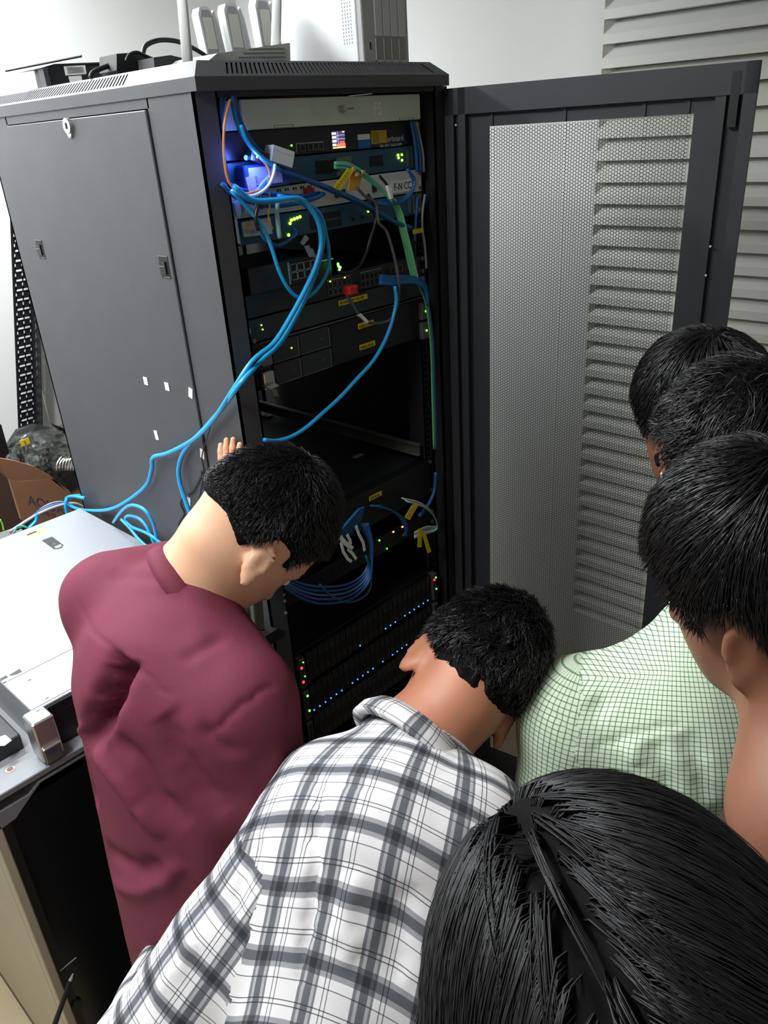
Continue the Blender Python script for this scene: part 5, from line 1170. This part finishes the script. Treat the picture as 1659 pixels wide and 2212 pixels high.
def finger(P, a, dirs, lens, r0, r1):
    p = np.array(a, float)
    for i, (d, l) in enumerate(zip(dirs, lens)):
        q = p + nrm(d) * l; ra = r0 + (r1 - r0) * i / len(lens); rb = r0 + (r1 - r0) * (i + 1) / len(lens); P.append(('c', p, q, ra, rb, .003)); p = q
def hand_prims(wr, palm_d, fing_d, nrm_d, thumb_side, curl=.25, s=1.0, spread=.12):
    """wr wrist, palm_d wrist->knuckles, nrm_d = out of the back of the hand, thumb_side = lateral direction of the thumb"""
    d = nrm(palm_d); t = nrm(thumb_side - d * (np.asarray(thumb_side) @ d)); n = nrm(nrm_d); P = []
    P.append(('e', wr + d * .045 * s, (.048 * s, .036 * s, .014 * s), np.stack([d, t, n]), .008))
    P.append(('c', wr - d * .03, wr + d * .02, .026 * s, .022 * s, .012))
    for i, (off, ln) in enumerate(((.028, .068), (.010, .076), (-.009, .071), (-.027, .056))):
        fd = nrm(fing_d + t * spread * (off / .028)); k = wr + d * .084 * s + t * off * s; fd2 = nrm(fd - n * curl); fd3 = nrm(fd - n * curl * 2.2)
        P.append(('c', wr + d * .045 * s + t * off * .8 * s, k, .011 * s, .0092 * s, .006))
        finger(P, k, (fd, fd2, fd3), (ln * .45 * s, ln * .30 * s, ln * .25 * s), .0088 * s, .0066 * s)
    tb = wr + d * .026 * s + t * .026 * s; td = nrm(t * .75 + d * .75 - n * .25); finger(P, tb, (td, nrm(td + d * .6)), (.036 * s, .030 * s), .0115 * s, .0080 * s)
    return P
def person(label, cfg):
    """cfg: head O,F,U ; neck base ; shoulders SL,SR ; elbows, wrists ; hip centre ; facing"""
    O = np.array(cfg['O'], float); Fw, U, R = frame(cfg['U'], cfg['F']) ; s = cfg.get('s', 1.0)
    NB = np.array(cfg['NB']); SL, SR, HP_ = [np.array(cfg[k], float) for k in ('SL', 'SR', 'HIP')]
    sd = nrm(SR - SL); spine_top = (SL + SR) / 2
    ft = cfg['feet']; gc = (np.array(ft[0]) + np.array(ft[1])) / 2
    t = thing('person', label, 'person', (gc[0], gc[1], 0))
    hipd = nrm(cfg.get('hipdir', sd)); HL, HR = HP_ - hipd * .085, HP_ + hipd * .085
    arms = []
    # ---- skin body: head, neck, trunk core, arms, hands, legs core
    P = head_prims(O, Fw, U, R, s, cfg.get('ea', .5), cfg.get('es', 1.0))
    nk = O - U * .055 * s - Fw * .022 * s
    P.append(('c', nk, NB, .052 * s, .060 * s, .03)); P.append(('c', NB, spine_top * .6 + NB * .4, .060, .066, .03))
    mid = spine_top * .5 + HP_ * .5
    P.append(('x', spine_top - nrm(spine_top - HP_) * .05, HP_, sd, (.15, .085), (.13, .085), .04))
    P.append(('c', SL, SR, .05, .05, .03))
    for side_, (S_, key) in enumerate(((SL, 'L'), (SR, 'R'))):
        E_, W_ = np.array(cfg['E' + key], float), np.array(cfg['W' + key], float)
        P.append(('c', S_, E_, .044, .036, .02)); P.append(('c', E_, W_, .036, .024, .02)); arms.append((S_, E_, W_))
        hd = nrm(W_ - E_); 
        if key == cfg.get('hero'): continue
        th_ = nrm(np.cross(hd, sd)) if abs(hd @ sd) < .9 else np.array([0, 0, 1.]); tn = -sd if side_ == 0 else sd
        P += hand_prims(W_, hd, hd, tn, th_, .5)
    knees = cfg.get('knees'); feet = [np.array(f, float) for f in ft]
    for i, (h_, f_) in enumerate(zip((HL, HR), feet)):
        kn = np.array(knees[i], float) if knees else (h_ + f_) / 2 + cfg.get('kf', np.zeros(3)); an = f_ + (0, 0, .08)
        P.append(('c', h_, kn, .062, .042, .03)); P.append(('c', kn, an, .042, .03, .03))
    V, Q = field_mesh(P, cfg.get('h', .006), .02); V = relax(V, Q, 1, .5)
    meshobj('body', V, Q, cfg['skin'], t, True)
    # eyes, brows, lips
    L = lambda f, u, r: O + s * (f * Fw + u * U + r * R)
    for q in (-1, 1):
        g = MB(); c = L(.074, .004, q * .030); g.mat(paper).cyl(c - Fw * .004, c + Fw * .004, .0085, 12, .006); g.mat(mat('iris', srgb(40, 24, 16), .2)).cyl(c + Fw * .0039, c + Fw * .0048, .004, 10); g.build('eye', None, t)
        g = MB().mat(hairbase).tube([L(.083, .026, q * .016), L(.083, .030, q * .032), L(.072, .026, q * .048)], .0034, 6); g.build('eyebrow', None, t)
    g = MB().mat(mat('lip', srgb(160, 92, 84), .5)).tube([L(.078, -.058, -.022), L(.086, -.056, 0), L(.078, -.058, .022)], .0038, 6); g.build('lips', None, t)
    make_hair(t, O, Fw, U, R, s, cfg['hair'], (nk, NB))
    # ---- shirt
    SP = []; bones = []
    wv = cfg.get('torso', ((.185, .112), (.165, .115)))
    up_ = nrm(spine_top - HP_); low = HP_ - up_ * cfg.get('hem', .10)
    SP.append(('x', spine_top - up_ * .055, low, sd, wv[0], wv[1], .05)); bones.append((spine_top, low, sd, 't', .13))
    SP.append(('c', SL + sd * .01, SR - sd * .01, .066, .066, .05)); SP.append(('c', NB * .75 + spine_top * .25, spine_top, .074, .100, .05))
    for e_ in cfg.get('extra', []): SP.append(e_)
    ar = cfg.get('arm', (.070, .060, .052))
    for (S_, E_, W_), key in zip(arms, 'LR'):
        sl = cfg.get('sleeve' + key, .9); Wc = E_ + (W_ - E_) * sl
        SP.append(('c', S_, E_, ar[0], ar[1], .03)); bones.append((S_, E_, sd if abs(nrm(E_ - S_) @ sd) < .8 else np.array([0, 0, 1.]), 'l', ar[0] * .95))
        if sl > 0: SP.append(('c', E_, Wc, ar[1], ar[2], .02)); bones.append((E_, Wc, sd if abs(nrm(W_ - E_) @ sd) < .8 else np.array([0, 0, 1.]), 'l', ar[1] * .95))
    V, Q = field_mesh(SP, cfg.get('h', .006) * 1.15, .03); V = relax(V, Q, 2, .5); N = vnormals(V, Q)
    UV = limb_uv(V, Q, bones[:cfg.get('nb', 9)], np.array([-cfg['face'][0], -cfg['face'][1], 1.0])) if cfg.get('uv') else None
    V = V + N * (cfg.get('wr', .0035) * snoise(V * np.array([1, 1, .55]), 22, cfg.get('seed', 3), 3))[:, None]
    if cfg.get('strokes'): N = vnormals(V, Q); V = creases(V, N, cfg['strokes'])
    shirt = meshobj('shirt', V, Q, cfg['cloth'], t, True, uv=UV)
    # ---- collar band
    if cfg.get('collar'):
        cc, cn, ra, rb, hh, th = cfg['collar']; cn = nrm(cn); a1 = nrm(sd - cn * (sd @ cn)); a2 = np.cross(cn, a1); V2, F2 = [], []; n_ = 40
        for i in range(n_):
            an = 2 * math.pi * i / n_; d = math.cos(an) * a1 + math.sin(an) * a2; lf = cc + (math.cos(an) * ra) * a1 + (math.sin(an) * rb) * a2
            for (o_, z_) in ((.000, -.5), (th, -.5), (th * .9 + .002, 0), (th * .5, .5), (-.002, .5), (-.003, 0)): V2.append(lf + d * (o_ + .006 * (-z_)) + cn * z_ * hh)
        for i in range(n_):
            j = (i + 1) % n_
            for k in range(6): F2.append((i * 6 + k, i * 6 + (k + 1) % 6, j * 6 + (k + 1) % 6, j * 6 + k))
        F2 = np.array(F2); V2 = np.array(V2); uv = limb_uv(V2, F2, [(cc, cc + cn * .1, a1, 'l', ra)]) if cfg.get('uv') else None
        meshobj('collar', V2, F2, cfg['cloth'], t, True, uv=uv)
    # ---- trousers and shoes
    TP = [('x', HP_ + up_ * .0, HP_ - np.array([0, 0, .10]), hipd, (.150, .110), (.150, .108), .04)]
    for i, (h_, f_) in enumerate(zip((HL, HR), feet)):
        kn = np.array(knees[i], float) if knees else (h_ + f_) / 2 + cfg.get('kf', np.zeros(3)); an = f_ + (0, 0, .07)
        TP.append(('c', h_ - (0, 0, .04), kn, .086, .062, .04)); TP.append(('c', kn, an, .062, .050, .03))
    V, Q = field_mesh(TP, .011, .03); V = relax(V, Q, 2); N = vnormals(V, Q); V = V + N * (.004 * snoise(V, 20, 8))[:, None]; V[:, 2] = np.maximum(V[:, 2], .018)
    meshobj('trousers', V, Q, jeans, t, True)
    fd = nrm(np.array([cfg['face'][0], cfg['face'][1], 0]))
    for f_ in feet:
        S_ = [('c', f_ + (0, 0, .035) - fd * .04, f_ + (0, 0, .035) + fd * .14, .036, .032, .02), ('c', f_ + (0, 0, .03), f_ + (0, 0, .09), .040, .042, .02)]
        V, Q = field_mesh(S_, .009, .02); V[:, 2] = np.maximum(V[:, 2], .001); meshobj('shoe', V, Q, shoem, t, True)
    return t, SP

# ---- A  man in the maroon shirt
Fa = CV(.35, .75, .55); Ua = CV(.80, -.52, .20)
Oa = DP(548, 1158, 1.12)
SLa, SRa = DP(240, 1290, 1.17), DP(522, 1535, 1.03); NBa = DP(405, 1275, 1.12)
WLa = PX(512, 1040, -.05); ELa = DP(478, 1235, 1.27)
pa, _ = person('man in a plain maroon shirt bowing his head towards the rack', dict(
    O=Oa, F=Fa, U=Ua, NB=NBa, SL=SLa, SR=SRa, HIP=DP(455, 1960, 1.20), hipdir=SRa - SLa, face=(.7, .5),
    EL=ELa, WL=WLa, ER=DP(560, 1700, 1.06), WR=DP(640, 1850, 1.08), hero='L', s=1.0, h=.005, ea=.34, es=.86,
    feet=[(-.46, -.14, 0), (-.36, -.34, 0)], skin=skinA, cloth=maroon, torso=((.178, .125), (.150, .115)), hem=.16, arm=(.068, .064, .058), sleeveL=.12, wr=.0035,
    collar=(DP(412, 1266, 1.115), nrm(Oa - NBa), .067, .067, .026, .006),
    strokes=[([(270, 1408), (243, 1470), (212, 1540), (180, 1605)], .016, -.042), ([(262, 1440), (245, 1500), (225, 1560), (205, 1610)], .012, -.012), ([(238, 1440), (205, 1520), (165, 1600)], .007, .008),
             ([(150, 1270), (200, 1360), (262, 1415), (330, 1470), (372, 1500)], .003, -.0022), ([(350, 1530), (375, 1620), (425, 1690), (480, 1760)], .018, -.010),
             ([(190, 1610), (240, 1670), (290, 1740), (345, 1815)], .012, .012), ([(230, 1600), (290, 1650), (330, 1720), (400, 1790)], .018, -.012),
             ([(180, 1640), (184, 1750), (205, 1850)], .010, -.008), ([(395, 1425), (440, 1392), (500, 1375)], .010, -.0035), ([(430, 1605), (500, 1545), (560, 1495), (600, 1470)], .005, -.004), ([(420, 1560), (460, 1610), (520, 1640)], .010, -.005), ([(240, 1230), (300, 1245), (350, 1240)], .010, -.004),
             ([(210, 1880), (290, 1925), (350, 1905), (400, 1870)], .012, .008), ([(230, 1840), (290, 1880), (350, 1870)], .014, -.010)],
    hair=dict(th=.008, n=15000, len=.016, w=.0009, lift=.7, jit=.35, swirl=.5, nape=-.020, front=.068, bump=.0018, seed=2, crown=(-.06, .12, 0), bend=.2, ht=.009)))
# hand on the rack side: flat against the panel, fingers up
hp_ = hand_prims(WLa + (0, 0, .0), nrm(np.array([.0, -.05, 1.0])), nrm(np.array([.12, -.10, 1.0])), np.array([-1., 0, 0]), np.array([0.25, -1., .3]), .10, .86, .10)
P2 = on(497, 1010, 0, -.03); 
wr0 = PX(503, 1092, -.030)
hp_ = hand_prims(wr0, nrm(np.array([.14, .04, 1.0])), nrm(np.array([.10, .06, 1.0])), np.array([-1., 0, 0.12]), np.array([.1, -1., .25]), .10, .80, .10)
V, Q = field_mesh(hp_ + [('c', wr0 - np.array([0.02, 0, .01]), wr0 * .45 + ELa * .55, .026, .032, .01)], .0028, .006); V = relax(V, Q, 1); meshobj('hand', V, Q, skinA, pa, True)

# ---- B  man in the plaid shirt
Ub = CV(.5, -.6, .62); Rb_ = CV(.77, .64, 0); Fb = np.cross(Ub, Rb_)
Ob = DP(1008, 1468, 1.06)
SLb, SRb = DP(715, 1735, .96), DP(1020, 1800, .90); NBb = DP(885, 1625, 1.00)
HB = DP(700, 2350, .80)
HB = np.array([-.50, -.70, .95])
person('man in a black and white plaid shirt bending forward in the middle', dict(
    O=Ob, F=Fb, U=Ub, NB=NBb, SL=SLb, SR=SRb, HIP=HB, hipdir=SRb - SLb, face=(.6, .6),
    EL=DP(300, 2330, .94), WL=np.array([-.42, -.30, .84]), ER=np.array([-.10, -.66, .98]), WR=np.array([.0, -.45, .88]), s=.98, h=.006,
    feet=[(-.52, -.62, 0), (-.38, -.74, 0)], skin=skinB, cloth=plaidm, uv=True, torso=((.165, .105), (.150, .110)), hem=.08, arm=(.072, .076, .066), wr=.0045, seed=9,
    collar=(DP(893, 1612, .985), nrm(Ob - NBb), .070, .070, .030, .014),
    strokes=[([(690, 1690), (672, 1790), (668, 1900), (655, 2010), (640, 2120)], .006, -.010), ([(640, 1630), (680, 1690), (760, 1690), (860, 1690), (960, 1730), (1040, 1800)], .003, -.002),
             ([(880, 1900), (850, 2000), (870, 2100)], .016, -.008), ([(760, 1880), (740, 1980), (760, 2080)], .014, .007), ([(560, 1800), (520, 1900), (480, 1980)], .012, -.006), ([(420, 2010), (380, 2080), (330, 2140)], .012, .006), ([(960, 1780), (985, 1850)], .010, -.008)],
    hair=dict(th=.010, n=12000, len=.026, w=.0011, lift=.4, jit=.3, swirl=1.3, nape=-.060, front=.07, bump=.0045, bscale=150, curl=.6, bend=.1, nscale=80, seed=6, ht=.011)))

# ---- C  person in the green checked shirt
Fc = nrm(CV(-.62, -.02, .75)); Uc = nrm(np.array([-.05, .14, 1.0]))
Oc = DP(1585, 1030, .97)
NBc = DP(1570, 1345, .97); SLc, SRc = DP(1245, 1545, 1.03), DP(1680, 1600, .98)
pc, SPc = person('person in a light green checked shirt, mostly hidden behind the big dark head', dict(
    O=Oc, F=Fc, U=Uc, NB=NBc, SL=SLc, SR=SRc, HIP=np.array([.12, -.80, .86]), hipdir=SRc - SLc, face=(.5, .85),
    EL=DP(1190, 1830, 1.08), WL=DP(1190, 1830, 1.08) + (.06, -.02, -.22), ER=np.array([.20, -.92, 1.0]), WR=np.array([.26, -.70, .95]), s=1.0, h=.006,
    feet=[(.02, -.76, 0), (.22, -.84, 0)], skin=skinC, cloth=ginghamm, uv=True, torso=((.165, .105), (.150, .11)), arm=(.066, .062, .054), wr=.003, seed=12, nb=2, sleeveL=.3, sleeveR=.3,
    extra=[('c', NBc + (0, 0, -.045), SLc, .040, .060, .05), ('c', NBc + (0, 0, -.045), SRc, .040, .060, .05)],
    collar=(NBc + (0, 0, -.02), nrm(Oc - NBc), .068, .066, .03, .01),
    strokes=[([(1180, 1520), (1215, 1590), (1250, 1640)], .004, -.005), ([(1250, 1630), (1330, 1595), (1400, 1570), (1470, 1555)], .003, -.004), ([(1400, 1590), (1420, 1660), (1440, 1720)], .012, -.008), ([(1470, 1570), (1500, 1660), (1530, 1740)], .012, -.008), ([(1350, 1600), (1365, 1660)], .010, .006), ([(1270, 1500), (1300, 1540)], .016, -.006)],
    hair=dict(th=.012, topth=.006, n=10000, ht=.012, lmin=.5, len=.036, w=.0010, lift=.5, jit=.35, swirl=.9, nape=-.07, front=.07, bump=.004, bscale=120, curl=.4, grey=.05, seed=8, nscale=60)))

# ---- D  furthest right head, by the door
Fd = nrm(CV(-.40, .02, .9)); Ud = nrm(np.array([-.10, .18, 1.0]))
Od = DP(1512, 915, 1.16)
gx, gy = Od[0], Od[1]
person('person with short glossy dark hair standing furthest right beside the open rack door', dict(
    O=Od, F=Fd, U=Ud, NB=Od + (.05, -.06, -.19), SL=np.array([gx - .01, gy - .22, Od[2] - .28]), SR=np.array([gx + .21, gy - .0, Od[2] - .28]), HIP=np.array([gx + .12, gy - .13, .86]), hipdir=np.array([.7, .7, 0]), face=(-.7, .7),
    EL=np.array([gx - .02, gy - .23, 1.02]), WL=np.array([gx + .0, gy - .18, .80]), ER=np.array([gx + .23, gy + .01, 1.02]), WR=np.array([gx + .20, gy + .05, .80]), h=.007,
    feet=[(gx + .03, gy - .20, 0), (gx + .18, gy - .06, 0)], skin=skinC, cloth=navytee, hair=dict(th=.014, n=9000, ht=.005, lmin=.5, len=.045, w=.0012, lift=.15, jit=.10, swirl=.35, nape=-.075, front=.06, bump=.003, bscale=60, bend=.35, seed=10, crown=(-.04, .13, .0))))

# ---- E  near man at right
Ue = CV(-.40, -.85, -.25); Re = CV(.66, -.42, .60); Fe = np.cross(Ue, Re)
Oe = DP(1650, 1270, .72)
NBe = DP(1745, 1760, .68)
person('man nearest at the right edge, back of his head and left ear in view', dict(
    O=Oe, F=Fe, U=Ue, NB=NBe, SL=NBe + (-.09, .12, -.17), SR=NBe + (.06, -.20, -.14), HIP=np.array([NBe[0] + .04, NBe[1] - .04, .86]), hipdir=np.array([.18, -.29, 0]), face=(-.1, 1.0),
    EL=NBe + (-.06, .12, -.42), WL=NBe + (.02, .26, -.50), ER=NBe + (.16, -.24, -.42), WR=NBe + (.2, -.05, -.50), s=.98, h=.005,
    feet=[(NBe[0] - .02, NBe[1] + .03, 0), (NBe[0] + .10, NBe[1] - .13, 0)], skin=skinC, cloth=browntee, arm=(.058, .052, .045), torso=((.15, .10), (.14, .10)), thin=.058,
    hair=dict(th=.012, topth=.004, n=18000, ht=.009, lmin=.5, len=.040, w=.0010, lift=.25, jit=.16, swirl=.5, nape=-.055, front=.07, bump=.004, bscale=70, bend=.3, seed=14, crown=(-.05, .12, .0))))

# ---- F  nearest head at the bottom right, parted hair
Ff = nrm(CV(-.22, -.43, .87)); Uf = nrm(CV(-.08, -.90, -.44))
Cf = DP(1350, 2245, .365)
Ff, Uf, Rf = frame(Uf, Ff)
Of = Cf + Ff * .012 - Uf * .03
NBf = Of - Uf * .19 - Ff * .03; sdf = Rf
person('person with long dark parted hair nearest the viewer at the bottom right', dict(
    O=Of, F=Ff, U=Uf, NB=NBf, SL=NBf - Rf * .16 - (0, 0, .05), SR=NBf + Rf * .16 - (0, 0, .05), HIP=np.array([NBf[0] - .02, NBf[1] - .03, .84]), face=(Ff[0], Ff[1]),
    EL=NBf - Rf * .19 - (0, 0, .32), WL=NBf - Rf * .14 + Ff * .08 - (0, 0, .50), ER=NBf + Rf * .19 - (0, 0, .32), WR=NBf + Rf * .14 + Ff * .08 - (0, 0, .50), s=1.0, h=.007,
    feet=[(NBf[0] - .09, NBf[1] + .0, 0), (NBf[0] + .07, NBf[1] - .06, 0)], skin=skinC, cloth=greytee, arm=(.05, .045, .04), torso=((.14, .09), (.13, .09)),
    hair=dict(th=.019, n=22000, ht=.0035, len=.085, w=.0008, poff=-.034, lift=.02, jit=.03, swirl=.18, long=True, front=.075, bump=.0015, bscale=60, bend=.30, seed=15, part=True, seg=5)))
